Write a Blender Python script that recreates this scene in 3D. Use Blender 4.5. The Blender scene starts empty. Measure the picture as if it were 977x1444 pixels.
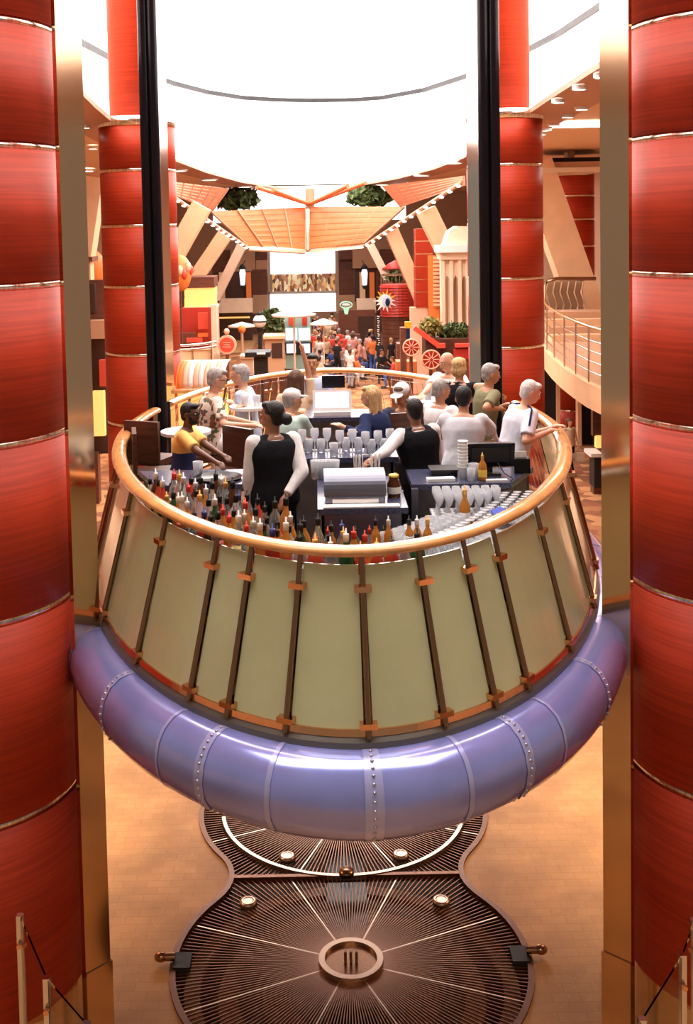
import bpy, bmesh, math, random
from mathutils import Vector, Matrix, Quaternion
random.seed(11)
sc = bpy.context.scene
COL = sc.collection
# ------------------------------------------------------------------ camera
F = 1600.0                      # focal length in pixels of the 977 x 1444 frame
EZ = 6.6                        # eye height above the promenade floor
PITCH, ROLL = math.radians(3.4), math.radians(1.12)
PPX, PPY = 442.0, 415.0
cam = bpy.data.cameras.new('camera'); camo = bpy.data.objects.new('camera', cam); COL.objects.link(camo)
cam.sensor_fit = 'HORIZONTAL'; cam.sensor_width = 36.0; cam.lens = F * 36.0 / 977.0
cam.shift_x = (488.5 - PPX) / 977.0; cam.shift_y = (PPY - 722.0) / 977.0
cam.clip_end = 400
camo.matrix_world = Matrix.Translation((0, 0, EZ)) @ Matrix.Rotation(math.pi / 2 - PITCH, 4, 'X') @ Matrix.Rotation(-ROLL, 4, 'Z')
sc.camera = camo
# ------------------------------------------------------------------ light
sc.view_settings.view_transform = 'Standard'; sc.view_settings.look = 'None'
sc.view_settings.gamma = 1.0; sc.view_settings.use_curve_mapping = False
sc.view_settings.exposure = 0.1
w = bpy.data.worlds.new('world'); sc.world = w; w.use_nodes = True
w.node_tree.nodes['Background'].inputs[0].default_value = (1.0, 0.80, 0.62, 1)
w.node_tree.nodes['Background'].inputs[1].default_value = 0.24
DRUM_EMIT, CEIL_EMIT = 1.6, 3.9     # emission put into the white drum wall and the unseen ceiling above the atrium

# unseen spots added to brighten the lower floor with warm light
FLOOR_FILL_SPOTS = [(-3.5, 11.6, (.45, .1)), (-3.6, 13.0, (.35, .1)), (3.9, 11.6, (-.45, .1)), (4.0, 13.0, (-.35, .1)), (-0.9, 5.0, (0, .75)), (1.4, 5.0, (0, .75))]
for lx, ly, (dx_, dy_) in FLOOR_FILL_SPOTS:
    l_ = bpy.data.lights.new('floor_fill_spot', 'SPOT'); l_.energy = 250 if ly > 6 else 200; l_.color = (1.0, 0.68, 0.38); l_.spot_size = math.radians(84 if ly > 6 else 62); l_.spot_blend = 0.7; l_.shadow_soft_size = 0.15
    lo_ = bpy.data.objects.new('floor_fill_spot', l_); COL.objects.link(lo_); lo_.location = (lx, ly, 3.05)
    lo_.rotation_euler = Vector((dx_, dy_, -1)).to_track_quat('-Z', 'Y').to_euler()
# ------------------------------------------------------------------ projection
fw = Vector((0, math.cos(PITCH), -math.sin(PITCH))); up0 = Vector((0, math.sin(PITCH), math.cos(PITCH))); r0 = Vector((1, 0, 0))
upv = up0 * math.cos(ROLL) + r0 * math.sin(ROLL); rtv = r0 * math.cos(ROLL) - up0 * math.sin(ROLL)
EYE = Vector((0, 0, EZ))
def ray(x, y): return fw + rtv * ((x - PPX) / F) - upv * ((y - PPY) / F)
def at_z(x, y, z):
    d = ray(x, y); return EYE + d * ((z - EZ) / d.z)
def at_y(x, y, Y):
    d = ray(x, y); return EYE + d * (Y / d.y)

# ------------------------------------------------------------------ materials
MATS = {}
def mat(name, col=(0.8, 0.8, 0.8), rough=0.5, metal=0.0, noise=0.0, scale=(8, 8, 8), bump=0.0, bscale=None, coat=0.0, emit=0.0, ecol=None, trans=0.0, ior=1.45, alpha=1.0, col2=None, objcol=False, spec=0.5):
    m = bpy.data.materials.new(name); m.use_nodes = True; nt = m.node_tree; b = nt.nodes['Principled BSDF']
    b.inputs['Base Color'].default_value = (*col, 1); b.inputs['Roughness'].default_value = rough; b.inputs['Metallic'].default_value = metal
    b.inputs['Coat Weight'].default_value = coat; b.inputs['Coat Roughness'].default_value = 0.08
    b.inputs['Transmission Weight'].default_value = trans; b.inputs['IOR'].default_value = ior; b.inputs['Alpha'].default_value = alpha
    b.inputs['Specular IOR Level'].default_value = spec
    if emit: b.inputs['Emission Color'].default_value = (*(ecol or col), 1); b.inputs['Emission Strength'].default_value = emit
    if objcol:
        oi = nt.nodes.new('ShaderNodeObjectInfo'); nt.links.new(oi.outputs['Color'], b.inputs['Base Color'])
    if noise or bump:
        tc = nt.nodes.new('ShaderNodeTexCoord'); mp = nt.nodes.new('ShaderNodeMapping'); mp.inputs['Scale'].default_value = scale
        nt.links.new(tc.outputs['Object'], mp.inputs[0])
        n = nt.nodes.new('ShaderNodeTexNoise'); n.inputs['Scale'].default_value = 1.0; n.inputs['Detail'].default_value = 5
        nt.links.new(mp.outputs[0], n.inputs['Vector'])
        if noise:
            mx = nt.nodes.new('ShaderNodeMix'); mx.data_type = 'RGBA'
            c2 = col2 or tuple(max(0, c * (1 - noise)) for c in col)
            c1 = col if col2 else tuple(min(1, c * (1 + noise)) for c in col)
            mx.inputs[6].default_value = (*c1, 1); mx.inputs[7].default_value = (*c2, 1)
            rp = nt.nodes.new('ShaderNodeMapRange'); rp.inputs[1].default_value = 0.35; rp.inputs[2].default_value = 0.65
            nt.links.new(n.outputs['Fac'], rp.inputs[0]); nt.links.new(rp.outputs[0], mx.inputs[0]); nt.links.new(mx.outputs[2], b.inputs['Base Color'])
        if bump:
            n2 = n
            if bscale:
                mp2 = nt.nodes.new('ShaderNodeMapping'); mp2.inputs['Scale'].default_value = bscale; nt.links.new(tc.outputs['Object'], mp2.inputs[0])
                n2 = nt.nodes.new('ShaderNodeTexNoise'); n2.inputs['Scale'].default_value = 1; n2.inputs['Detail'].default_value = 2; nt.links.new(mp2.outputs[0], n2.inputs['Vector'])
            bp = nt.nodes.new('ShaderNodeBump'); bp.inputs['Strength'].default_value = bump; bp.inputs['Distance'].default_value = 0.02
            nt.links.new(n2.outputs['Fac'], bp.inputs['Height']); nt.links.new(bp.outputs[0], b.inputs['Normal'])
    MATS[name] = m; return m
def M(n): return MATS[n]
mat('red_wood', (0.44, 0.038, 0.012), 0.5, noise=0.16, scale=(1.0, 1.0, 46), spec=0.3)
mat('band_steel', (0.80, 0.72, 0.62), 0.18, 1.0, noise=0.25, scale=(45, 45, 1))
mat('mirror_steel', (0.74, 0.53, 0.35), 0.13, 1.0, bump=0.03, bscale=(2, 2, 1.2))
mat('bg_steel', (0.80, 0.78, 0.76), 0.10, 1.0)
mat('chrome', (0.80, 0.78, 0.76), 0.15, 1.0)
mat('copper', (0.82, 0.42, 0.22), 0.18, 1.0)
mat('bronze_glass', (0.45, 0.30, 0.18), 0.15, 0.3)
mat('bronze', (0.30, 0.17, 0.10), 0.25, 1.0)
mat('black_gloss', (0.006, 0.006, 0.009), 0.22, spec=0.25)
mat('black_matte', (0.012, 0.012, 0.014), 0.6)
mat('hull_blue', (0.34, 0.38, 0.90), 0.21, 0.40, noise=0.06, scale=(3, 3, 3), coat=0.9, bump=0.02, bscale=(5, 5, 5))
mat('hull_strip', (0.48, 0.50, 0.92), 0.24, 0.3, coat=0.8)
mat('rivet', (0.55, 0.52, 0.55), 0.3, 1.0)
mat('rail_wood', (0.72, 0.33, 0.11), 0.22, noise=0.15, scale=(6, 6, 6), coat=0.8)
mat('mint_glass', (0.60, 0.60, 0.34), 0.16, noise=0.05, scale=(2, 2, 2), coat=0.6, bump=0.035, bscale=(2.5, 2.5, 1.8))
mat('clear_glass', (0.95, 1.0, 0.98), 0.02, trans=1.0, ior=1.2)
mat('drink_glass', (0.93, 0.95, 1.0), 0.05, trans=0.55, ior=1.3)
mat('frame_grey', (0.20, 0.18, 0.16), 0.35, 0.6)
mat('carpet', (0.34, 0.16, 0.08), 0.9, noise=0.5, scale=(4, 4, 4))
mat('granite', (0.055, 0.06, 0.11), 0.22, noise=0.5, scale=(90, 90, 90))
mat('counter_panel', (0.10, 0.085, 0.085), 0.45, noise=0.2, scale=(10, 10, 10))
mat('grey_steel', (0.15, 0.155, 0.20), 0.34, 0.75)
mat('light_steel', (0.72, 0.72, 0.74), 0.32, 0.6)
mat('dark_wood', (0.085, 0.03, 0.018), 0.4, noise=0.3, scale=(3, 3, 30))
mat('white', (0.86, 0.85, 0.83), 0.5)
mat('drum_white', (0.92, 0.92, 0.94), 0.6, emit=DRUM_EMIT)
mat('lum', (1, 1, 1), 0.6, emit=CEIL_EMIT, ecol=(1.0, 0.95, 0.9))
mat('lamp_glow', (1.0, 0.93, 0.8), 0.5, emit=9.0)
mat('cream', (0.85, 0.55, 0.32), 0.55, noise=0.05, scale=(2, 2, 2))
mat('cream_pale', (0.88, 0.68, 0.50), 0.55, noise=0.05, scale=(2, 2, 2))
mat('soffit', (0.80, 0.50, 0.30), 0.6)
mat('rim_brown', (0.50, 0.24, 0.14), 0.5)
mat('canopy_wood', (0.60, 0.16, 0.05), 0.5, noise=0.08, scale=(2, 2, 2))
mat('canopy_pale', (0.66, 0.25, 0.13), 0.5)
mat('tan_panel', (0.62, 0.37, 0.22), 0.5)
mat('brown_panel', (0.16, 0.055, 0.032), 0.45, noise=0.15, scale=(2, 2, 8))
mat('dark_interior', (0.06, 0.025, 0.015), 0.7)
mat('warm_lit', (1.0, 0.55, 0.16), 0.6, emit=0.9)
mat('red_paint', (0.52, 0.045, 0.03), 0.4)
mat('red_bright', (0.80, 0.10, 0.06), 0.4)
mat('orange', (0.88, 0.24, 0.05), 0.45)
mat('peach', (0.90, 0.55, 0.38), 0.55)
mat('leaf', (0.075, 0.105, 0.03), 0.6, noise=0.5, scale=(6, 6, 6))
mat('leaf_pale', (0.30, 0.27, 0.07), 0.6, noise=0.4, scale=(6, 6, 6))
mat('neon', (0.35, 0.75, 0.5), 0.4, emit=0.6)
mat('screen', (0.75, 0.85, 1.0), 0.3, emit=1.0)
mat('screen_dim', (0.05, 0.07, 0.16), 0.2, emit=0.0)
mat('blue_green', (0.32, 0.55, 0.52), 0.25, coat=0.4)
mat('pit', (0.05, 0.019, 0.009), 0.6, noise=0.3, scale=(3, 3, 3))
mat('pit_ring', (0.34, 0.14, 0.06), 0.45)
mat('grille_bar', (0.19, 0.08, 0.042), 0.4, 0.7)
mat('grille_rim', (0.14, 0.065, 0.04), 0.4, 0.7)
mat('grille_light', (0.48, 0.35, 0.26), 0.3, 0.9)
mat('tissue', (0.9, 0.88, 0.84), 0.8)
mat('blue_cloth', (0.03, 0.06, 0.35), 0.8)
mat('amber', (0.45, 0.16, 0.02), 0.1, trans=0.35)
mat('yellow_plastic', (0.85, 0.45, 0.03), 0.4)
for i, c in enumerate([(0.80, 0.82, 0.80), (0.03, 0.10, 0.03), (0.12, 0.035, 0.012), (0.62, 0.25, 0.05), (0.55, 0.06, 0.03), (0.55, 0.62, 0.60)]):
    mat('bottle%d' % i, c, 0.06, trans=(0.8, 0.3, 0.3, 0.35, 0.2, 0.85)[i], ior=1.3)
for i, c in enumerate([(0.85, 0.82, 0.75), (0.75, 0.08, 0.05), (0.85, 0.55, 0.08), (0.06, 0.08, 0.22), (0.02, 0.02, 0.02)]):
    mat('label%d' % i, c, 0.5)
for i, c in enumerate([(0.012, 0.012, 0.012), (0.65, 0.05, 0.03), (0.70, 0.68, 0.65), (0.75, 0.42, 0.10), (0.04, 0.06, 0.25)]):
    mat('cap%d' % i, c, 0.35, metal=0.2)
mat('obj_cloth', (0.5, 0.5, 0.5), 0.8, objcol=True)
for n, c in dict(skin_dark=(0.13, 0.052, 0.026), skin_tan=(0.50, 0.25, 0.14), skin_fair=(0.68, 0.38, 0.25), skin_brown=(0.30, 0.135, 0.07)).items(): mat(n, c, 0.5, noise=0.05, scale=(9, 9, 9))
for n, c in dict(hair_black=(0.008, 0.007, 0.008), hair_brown=(0.10, 0.05, 0.025), hair_blond=(0.58, 0.38, 0.17), hair_grey=(0.36, 0.34, 0.33), hair_white=(0.66, 0.64, 0.62)).items(): mat(n, c, 0.55, noise=0.25, scale=(60, 60, 18), bump=0.5, bscale=(110, 110, 30))
for n, c in dict(c_white=(0.80, 0.79, 0.80), c_black=(0.012, 0.012, 0.016), c_navy=(0.018, 0.028, 0.085), c_grey=(0.62, 0.64, 0.70), c_mint=(0.50, 0.68, 0.62), c_olive=(0.22, 0.21, 0.12), c_khaki=(0.50, 0.42, 0.30), c_jeans=(0.05, 0.08, 0.2), c_polo=(0.72, 0.76, 0.88), c_ltblue=(0.55, 0.65, 0.85), c_yellow=(0.78, 0.50, 0.13), c_dark=(0.05, 0.04, 0.045), c_beige=(0.72, 0.55, 0.38)).items(): mat(n, c, 0.85, noise=0.08, scale=(14, 14, 14), bump=0.5, bscale=(11, 11, 7), spec=0.15)

def node_mat_floor():
    m = mat('floor_tile', (0.66, 0.36, 0.15), 0.6); nt = m.node_tree; b = nt.nodes['Principled BSDF']
    tc = nt.nodes.new('ShaderNodeTexCoord'); br = nt.nodes.new('ShaderNodeTexBrick')
    br.inputs['Color1'].default_value = (0.60, 0.335, 0.145, 1); br.inputs['Color2'].default_value = (0.565, 0.305, 0.128, 1); br.inputs['Mortar'].default_value = (0.50, 0.262, 0.107, 1)
    br.inputs['Scale'].default_value = 1.0; br.inputs['Brick Width'].default_value = 0.24; br.inputs['Row Height'].default_value = 0.12; br.inputs['Mortar Size'].default_value = 0.004
    nt.links.new(tc.outputs['Object'], br.inputs['Vector'])
    n = nt.nodes.new('ShaderNodeTexNoise'); n.inputs['Scale'].default_value = 1.6; n.inputs['Detail'].default_value = 6; nt.links.new(tc.outputs['Object'], n.inputs['Vector'])
    v = nt.nodes.new('ShaderNodeTexVoronoi'); v.inputs['Scale'].default_value = 16; nt.links.new(tc.outputs['Object'], v.inputs['Vector'])
    lt = nt.nodes.new('ShaderNodeMath'); lt.operation = 'LESS_THAN'; lt.inputs[1].default_value = 0.085; nt.links.new(v.outputs['Distance'], lt.inputs[0])
    m1 = nt.nodes.new('ShaderNodeMix'); m1.data_type = 'RGBA'; m1.blend_type = 'MULTIPLY'; m1.inputs[0].default_value = 0.55
    nt.links.new(br.outputs['Color'], m1.inputs[6]); nt.links.new(n.outputs['Color'], m1.inputs[7])
    hs = nt.nodes.new('ShaderNodeMix'); hs.data_type = 'RGBA'; hs.inputs[7].default_value = (0.95, 0.72, 0.42, 1)
    mm = nt.nodes.new('ShaderNodeMath'); mm.operation = 'MULTIPLY'; mm.inputs[1].default_value = 0.45; nt.links.new(lt.outputs[0], mm.inputs[0])
    nt.links.new(mm.outputs[0], hs.inputs[0])
    g = nt.nodes.new('ShaderNodeMix'); g.data_type = 'RGBA'; g.blend_type = 'ADD'; g.inputs[0].default_value = 0.0
    bw = nt.nodes.new('ShaderNodeMapRange'); bw.inputs[1].default_value = 0.3; bw.inputs[2].default_value = 0.7; bw.inputs[3].default_value = 0.72; bw.inputs[4].default_value = 1.12
    nt.links.new(n.outputs['Fac'], bw.inputs[0])
    m2 = nt.nodes.new('ShaderNodeVectorMath'); m2.operation = 'SCALE'; nt.links.new(br.outputs['Color'], m2.inputs[0]); nt.links.new(bw.outputs[0], m2.inputs['Scale'])
    nt.links.new(m2.outputs[0], hs.inputs[6]); nt.links.new(hs.outputs[2], b.inputs['Base Color'])
node_mat_floor()
def pattern_mat(name, cols, scale, rough=0.8, emit=0.0, aniso=(1, 1, 1)):
    m = mat(name, cols[0], rough); nt = m.node_tree; b = nt.nodes['Principled BSDF']
    tc = nt.nodes.new('ShaderNodeTexCoord'); mp = nt.nodes.new('ShaderNodeMapping'); mp.inputs['Scale'].default_value = aniso; nt.links.new(tc.outputs['Object'], mp.inputs[0])
    v = nt.nodes.new('ShaderNodeTexVoronoi'); v.inputs['Scale'].default_value = scale; nt.links.new(mp.outputs[0], v.inputs['Vector'])
    sp = nt.nodes.new('ShaderNodeSeparateColor'); nt.links.new(v.outputs['Color'], sp.inputs[0])
    cr = nt.nodes.new('ShaderNodeValToRGB'); cr.color_ramp.interpolation = 'CONSTANT'
    el = cr.color_ramp.elements
    while len(el) < len(cols): el.new(0.5)
    for i, c in enumerate(cols): el[i].position = i / len(cols); el[i].color = (*c, 1)
    nt.links.new(sp.outputs[0], cr.inputs[0]); nt.links.new(cr.outputs[0], b.inputs['Base Color'])
    if emit: nt.links.new(cr.outputs[0], b.inputs['Emission Color']); b.inputs['Emission Strength'].default_value = emit
    return m
pattern_mat('floral', [(0.78, 0.70, 0.62), (0.25, 0.10, 0.07), (0.80, 0.74, 0.66), (0.12, 0.13, 0.08), (0.76, 0.62, 0.5)], 26)
pattern_mat('far_display', [(0.85, 0.50, 0.20), (0.30, 0.12, 0.06), (0.9, 0.75, 0.5), (0.5, 0.25, 0.12), (0.12, 0.06, 0.05), (0.85, 0.7, 0.4)], 4.5, emit=0.35, aniso=(1.6, 1.6, 0.7))
pattern_mat('promenade_carpet', [(0.42, 0.17, 0.06), (0.30, 0.10, 0.04), (0.55, 0.26, 0.10), (0.22, 0.08, 0.03)], 3.0)
def split_mat(name, lo, hi, z):   # two-tone dyed cloth, boundary at height z of the garment
    m = mat(name, hi, 0.8); nt = m.node_tree; b = nt.nodes['Principled BSDF']
    tc = nt.nodes.new('ShaderNodeTexCoord'); s = nt.nodes.new('ShaderNodeSeparateXYZ'); nt.links.new(tc.outputs['Object'], s.inputs[0])
    g = nt.nodes.new('ShaderNodeMath'); g.operation = 'GREATER_THAN'; g.inputs[1].default_value = z; nt.links.new(s.outputs[2], g.inputs[0])
    mx = nt.nodes.new('ShaderNodeMix'); mx.data_type = 'RGBA'; mx.inputs[6].default_value = (*lo, 1); mx.inputs[7].default_value = (*hi, 1)
    nt.links.new(g.outputs[0], mx.inputs[0]); nt.links.new(mx.outputs[2], b.inputs['Base Color']); return m

# ------------------------------------------------------------------ mesh builder
WP = {}
def wpos(o): return WP.get(o.name, Vector((0, 0, 0)))
def tag(o, label=None, cat=None, group=None, kind=None):
    if label: o['label'] = label
    if cat: o['category'] = cat
    if group: o['group'] = group
    if kind: o['kind'] = kind
    return o
def empty(name, loc, label=None, cat=None, group=None, kind=None):
    o = bpy.data.objects.new(name, None); COL.objects.link(o); o.location = loc; o.empty_display_size = 0.1
    WP[o.name] = Vector(loc); return tag(o, label, cat, group, kind)
def frame_from(d):
    d = d.normalized(); a = Vector((0, 0, 1)) if abs(d.z) < 0.9 else Vector((1, 0, 0))
    x = d.cross(a).normalized(); y = x.cross(d).normalized(); return x, y
class B:
    def __init__(s): s.v = []; s.f = []; s.sm = []
    def add(s, vs, fs, smooth=False):
        n = len(s.v); s.v += [Vector(p) for p in vs]; s.f += [tuple(i + n for i in f) for f in fs]; s.sm += [smooth] * len(fs); return s
    def box(s, c, size, R=None):
        hx, hy, hz = [k / 2 for k in size]; c = Vector(c); R = R or Matrix.Identity(3)
        vs = [c + R @ Vector((x * hx, y * hy, z * hz)) for x in (-1, 1) for y in (-1, 1) for z in (-1, 1)]
        return s.add(vs, [(0, 1, 3, 2), (4, 6, 7, 5), (0, 4, 5, 1), (2, 3, 7, 6), (0, 2, 6, 4), (1, 5, 7, 3)])
    def bx(s, x0, x1, y0, y1, z0, z1): return s.box(((x0 + x1) / 2, (y0 + y1) / 2, (z0 + z1) / 2), (abs(x1 - x0), abs(y1 - y0), abs(z1 - z0)))
    def loft(s, rings, closed=False, caps=True, smooth=True):
        n = len(rings[0]); vs = [p for r in rings for p in r]; fs = []
        m = len(rings)
        for i in range(m if closed else m - 1):
            j = (i + 1) % m
            for k in range(n): fs.append((i * n + k, i * n + (k + 1) % n, j * n + (k + 1) % n, j * n + k))
        s.add(vs, fs, smooth)
        if caps and not closed:
            s.add(rings[0], [tuple(range(n))[::-1]]); s.add(rings[-1], [tuple(range(n))])
        return s
    def cyl(s, p0, p1, r0, r1=None, seg=12, smooth=True):
        p0, p1 = Vector(p0), Vector(p1); r1 = r0 if r1 is None else r1; x, y = frame_from(p1 - p0)
        ring = lambda p, r: [p + (x * math.cos(a) + y * math.sin(a)) * r for a in [2 * math.pi * k / seg for k in range(seg)]]
        return s.loft([ring(p0, r0), ring(p1, r1)], smooth=smooth)
    def cap(s, p0, p1, r0, r1=None, seg=10):       # round-ended tapered limb
        p0, p1 = Vector(p0), Vector(p1); r1 = r0 if r1 is None else r1; d = p1 - p0
        if d.length < 1e-6: d = Vector((0, 0, 1e-4))
        x, y = frame_from(d); u = d.normalized(); rings = []
        for a in (-1.35, -0.9, -0.45, 0): rings.append((p0 + u * r0 * math.sin(a), r0 * math.cos(a)))
        for a in (0, 0.45, 0.9, 1.35): rings.append((p1 + u * r1 * math.sin(a), r1 * math.cos(a)))
        return s.loft([[p + (x * math.cos(t) + y * math.sin(t)) * r for t in [2 * math.pi * k / seg for k in range(seg)]] for p, r in rings])
    def ell(s, c, r, R=None, seg=14, rows=9):
        c = Vector(c); R = R or Matrix.Identity(3); rings = []
        for i in range(rows):
            a = -math.pi / 2 + math.pi * (i + 0.35) / (rows - 0.3)
            rings.append([c + R @ Vector((r[0] * math.cos(a) * math.cos(t), r[1] * math.cos(a) * math.sin(t), r[2] * math.sin(a))) for t in [2 * math.pi * k / seg for k in range(seg)]])
        return s.loft(rings)
    def tube(s, pts, r, seg=8, closed=False):
        pts = [Vector(p) for p in pts]; rings = []; n = len(pts); px = None
        for i, p in enumerate(pts):
            d = (pts[(i + 1) % n] - pts[i - 1]) if closed or 0 < i < n - 1 else (pts[1] - pts[0] if i == 0 else pts[-1] - pts[-2])
            x, y = frame_from(d)
            if px is not None and abs(d.normalized().z) > 0.8:
                x = (px - d.normalized() * px.dot(d.normalized())).normalized(); y = x.cross(d.normalized())
            px = x
            rr = r[i] if isinstance(r, (list, tuple)) else r
            rings.append([p + (x * math.cos(t) + y * math.sin(t)) * rr for t in [2 * math.pi * k / seg for k in range(seg)]])
        return s.loft(rings, closed=closed)
    def lathe(s, prof, c=(0, 0, 0), seg=16, smooth=True):
        c = Vector(c)
        return s.loft([[c + Vector((max(r, 1e-4) * math.cos(t), max(r, 1e-4) * math.sin(t), z)) for t in [2 * math.pi * k / seg for k in range(seg)]] for r, z in prof], smooth=smooth)
    def prism(s, poly, h):                          # 3d polygon extruded by vector h
        poly = [Vector(p) for p in poly]; h = Vector(h); n = len(poly)
        s.add(poly + [p + h for p in poly], [tuple(range(n))[::-1], tuple(range(n, 2 * n))] + [(k, (k + 1) % n, n + (k + 1) % n, n + k) for k in range(n)]); return s
    def build(s, name, m, parent=None, origin=None, recalc=True):
        if parent is not None: off = wpos(parent)
        elif origin is not None: off = Vector(origin)
        else:
            xs = [p.x for p in s.v]; ys = [p.y for p in s.v]; off = Vector(((min(xs) + max(xs)) / 2, (min(ys) + max(ys)) / 2, min(p.z for p in s.v)))
        me = bpy.data.meshes.new(name); me.from_pydata([p - off for p in s.v], [], s.f)
        me.polygons.foreach_set('use_smooth', s.sm)
        if recalc:
            bm = bmesh.new(); bm.from_mesh(me); bmesh.ops.recalc_face_normals(bm, faces=bm.faces); bm.to_mesh(me); bm.free()
        if m: me.materials.append(M(m) if isinstance(m, str) else m)
        o = bpy.data.objects.new(name, me); COL.objects.link(o)
        if parent is not None: o.parent = parent; WP[o.name] = off
        else: o.location = off; WP[o.name] = off
        return o
def st(o, label=None): o['kind'] = 'structure'; return o
def copy_tree(o, parent=None, loc=None, rz=None, scale=None):
    c = o.copy(); COL.objects.link(c)
    if parent is not None: c.parent = parent
    if loc is not None: c.location = loc; WP[c.name] = Vector(loc)
    if rz is not None: c.rotation_euler.z = rz
    if scale is not None: c.scale = (scale,) * 3 if not isinstance(scale, tuple) else scale
    for ch in o.children: copy_tree(ch, c)
    return c
def smat(o, m):      # material on the object, so copies that share a mesh can differ
    o.material_slots[0].link = 'OBJECT'; o.material_slots[0].material = M(m)
def order(n):
    d = {1: 'first', 2: 'second', 3: 'third', 4: 'fourth', 5: 'fifth', 6: 'sixth', 7: 'seventh', 8: 'eighth', 9: 'ninth', 10: 'tenth', 11: 'eleventh', 12: 'twelfth'}
    if n in d: return d[n]
    return str(n) + ('th' if 10 < n % 100 < 14 else {1: 'st', 2: 'nd', 3: 'rd'}.get(n % 10, 'th'))
def pbox(b, x0, y0, x1, y1, Y, depth):              # box whose front face at distance Y fills the pixel rectangle
    p = at_y((x0 + x1) / 2, y0, Y); q = at_y((x0 + x1) / 2, y1, Y); l = at_y(x0, (y0 + y1) / 2, Y); r = at_y(x1, (y0 + y1) / 2, Y)
    return b.bx(l.x, r.x, Y, Y + depth, max(q.z, 0.0), p.z)
# ================================================================== the setting
ZR, ZP = 4.62, 3.62              # handrail and platform floor of the bar
CX, CY, RA, RB, RN = 0.22, 11.2, 2.09, 4.38, 1.82
# ---- rail curve, by arc length from the near tip, counter-clockwise
_raw = []
for k in range(2000):
    t = -math.pi / 2 + 2 * math.pi * k / 2000
    c, s_ = math.cos(t), math.sin(t)
    _raw.append(Vector((CX + RA * math.copysign(abs(c) ** (2 / RN), c), CY + RB * math.copysign(abs(s_) ** (2 / RN), s_))))
_len = [0.0]
for k in range(2000): _len.append(_len[-1] + (_raw[(k + 1) % 2000] - _raw[k]).length)
PER = _len[-1]
import bisect
def rc(s, off=0.0):
    def p_(s):
        s = s % PER; i = min(bisect.bisect_right(_len, s) - 1, 1999); u = (s - _len[i]) / max(_len[i + 1] - _len[i], 1e-9)
        return _raw[i].lerp(_raw[(i + 1) % 2000], u)
    a, b = p_(s - 0.12), p_(s + 0.12); d = (b - a).normalized(); n = Vector((d.y, -d.x)); p = p_(s)
    return Vector((p.x + n.x * off, p.y + n.y * off, 0)), Vector((n.x, n.y, 0)), Vector((d.x, d.y, 0))
_half = [0.38, 0.75, 1.08, 1.80, 2.72, 3.72]
while _half[-1] < PER / 2 - 1.4: _half.append(_half[-1] + 0.95)
S0 = 0.04
ss = sorted([S0] + [S0 + h for h in _half] + [S0 - h for h in _half])      # post positions by arc length
ss.append(ss[0] + PER); NPOST = len(ss) - 1; NEARK = ss.index(S0)
# ---- grille outline on the promenade floor
GX, GY1, GY2, GR = 0.22, 9.84, 12.5, 1.6
def half_w(y):
    ym = (GY1 + GY2) / 2
    yy = min(y, 2 * ym - y)            # mirror on the joint
    if yy <= 10.75: return math.sqrt(max(GR ** 2 - (yy - GY1) ** 2, 0))
    w0 = math.sqrt(GR ** 2 - (10.75 - GY1) ** 2); u = (yy - 10.75) / (ym - 10.75)
    return w0 + (1.17 - w0) * (1 - (1 - u) ** 2)
GOUT = []
ys = [GY1 - GR * math.cos(math.pi * k / 40 / 1) for k in range(0, 20)] + [GY1 + (GY2 - GY1) * k / 30 for k in range(31)] + [GY2 + GR * math.sin(math.pi * k / 40) for k in range(1, 21)]
GOUT = [Vector((GX + half_w(y), y, 0)) for y in ys] + [Vector((GX - half_w(y), y, 0)) for y in ys[::-1][1:-1]]
# floor with the opening for the grille
bm = bmesh.new()
ov = [bm.verts.new(p) for p in [(-14, -2, 0), (14, -2, 0), (14, 78, 0), (-14, 78, 0)]]
hv = [bm.verts.new(p) for p in GOUT]
ed = [bm.edges.new((ov[k], ov[(k + 1) % 4])) for k in range(4)] + [bm.edges.new((hv[k], hv[(k + 1) % len(hv)])) for k in range(len(hv))]
bmesh.ops.triangle_fill(bm, use_beauty=True, use_dissolve=False, edges=ed)
bmesh.ops.recalc_face_normals(bm, faces=bm.faces)
for f in bm.faces:
    if f.normal.z < 0: f.normal_flip()
me = bpy.data.meshes.new('floor'); bm.to_mesh(me); bm.free(); me.materials.append(M('floor_tile'))
fl = bpy.data.objects.new('floor', me); COL.objects.link(fl); st(fl)
b = B(); b.bx(3.4, 14, 22.5, 60, 0.0, 0.012); o = b.build('floor_carpet', 'promenade_carpet'); st(o)
b = B(); b.bx(-3.4, 3.4, 31, 70, 0.0, 0.012); o = b.build('floor_carpet', 'promenade_carpet'); st(o)
b = B(); b.bx(-14, -3.4, 22.5, 60, 0.0, 0.012); o = b.build('floor_carpet', 'promenade_carpet'); st(o)
# ---- grille
gr = empty('floor_grille', (GX, GY1, 0), 'dark bronze figure-eight floor grille of radial bars below the bar', 'grille')
b = B(); b.add([p + Vector((0, 0, -0.9)) for p in GOUT], [tuple(range(len(GOUT)))])
n = len(GOUT); b.add([p for p in GOUT] + [p + Vector((0, 0, -0.9)) for p in GOUT], [(k, (k + 1) % n, n + (k + 1) % n, n + k) for k in range(n)])
b.build('pit', 'pit', gr)
def ring(b, cx, cy, r0, r1, z0, z1, seg=72, a0=0, a1=2 * math.pi):
    full = abs(a1 - a0 - 2 * math.pi) < 1e-6; rs = []
    for k in range(seg if full else seg + 1):
        a = a0 + (a1 - a0) * k / seg; c, s_ = math.cos(a), math.sin(a)
        rs.append([Vector((cx + c * r0, cy + s_ * r0, z0)), Vector((cx + c * r1, cy + s_ * r1, z0)), Vector((cx + c * r1, cy + s_ * r1, z1)), Vector((cx + c * r0, cy + s_ * r0, z1))])
    b.loft(rs, closed=full, smooth=False)
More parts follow.
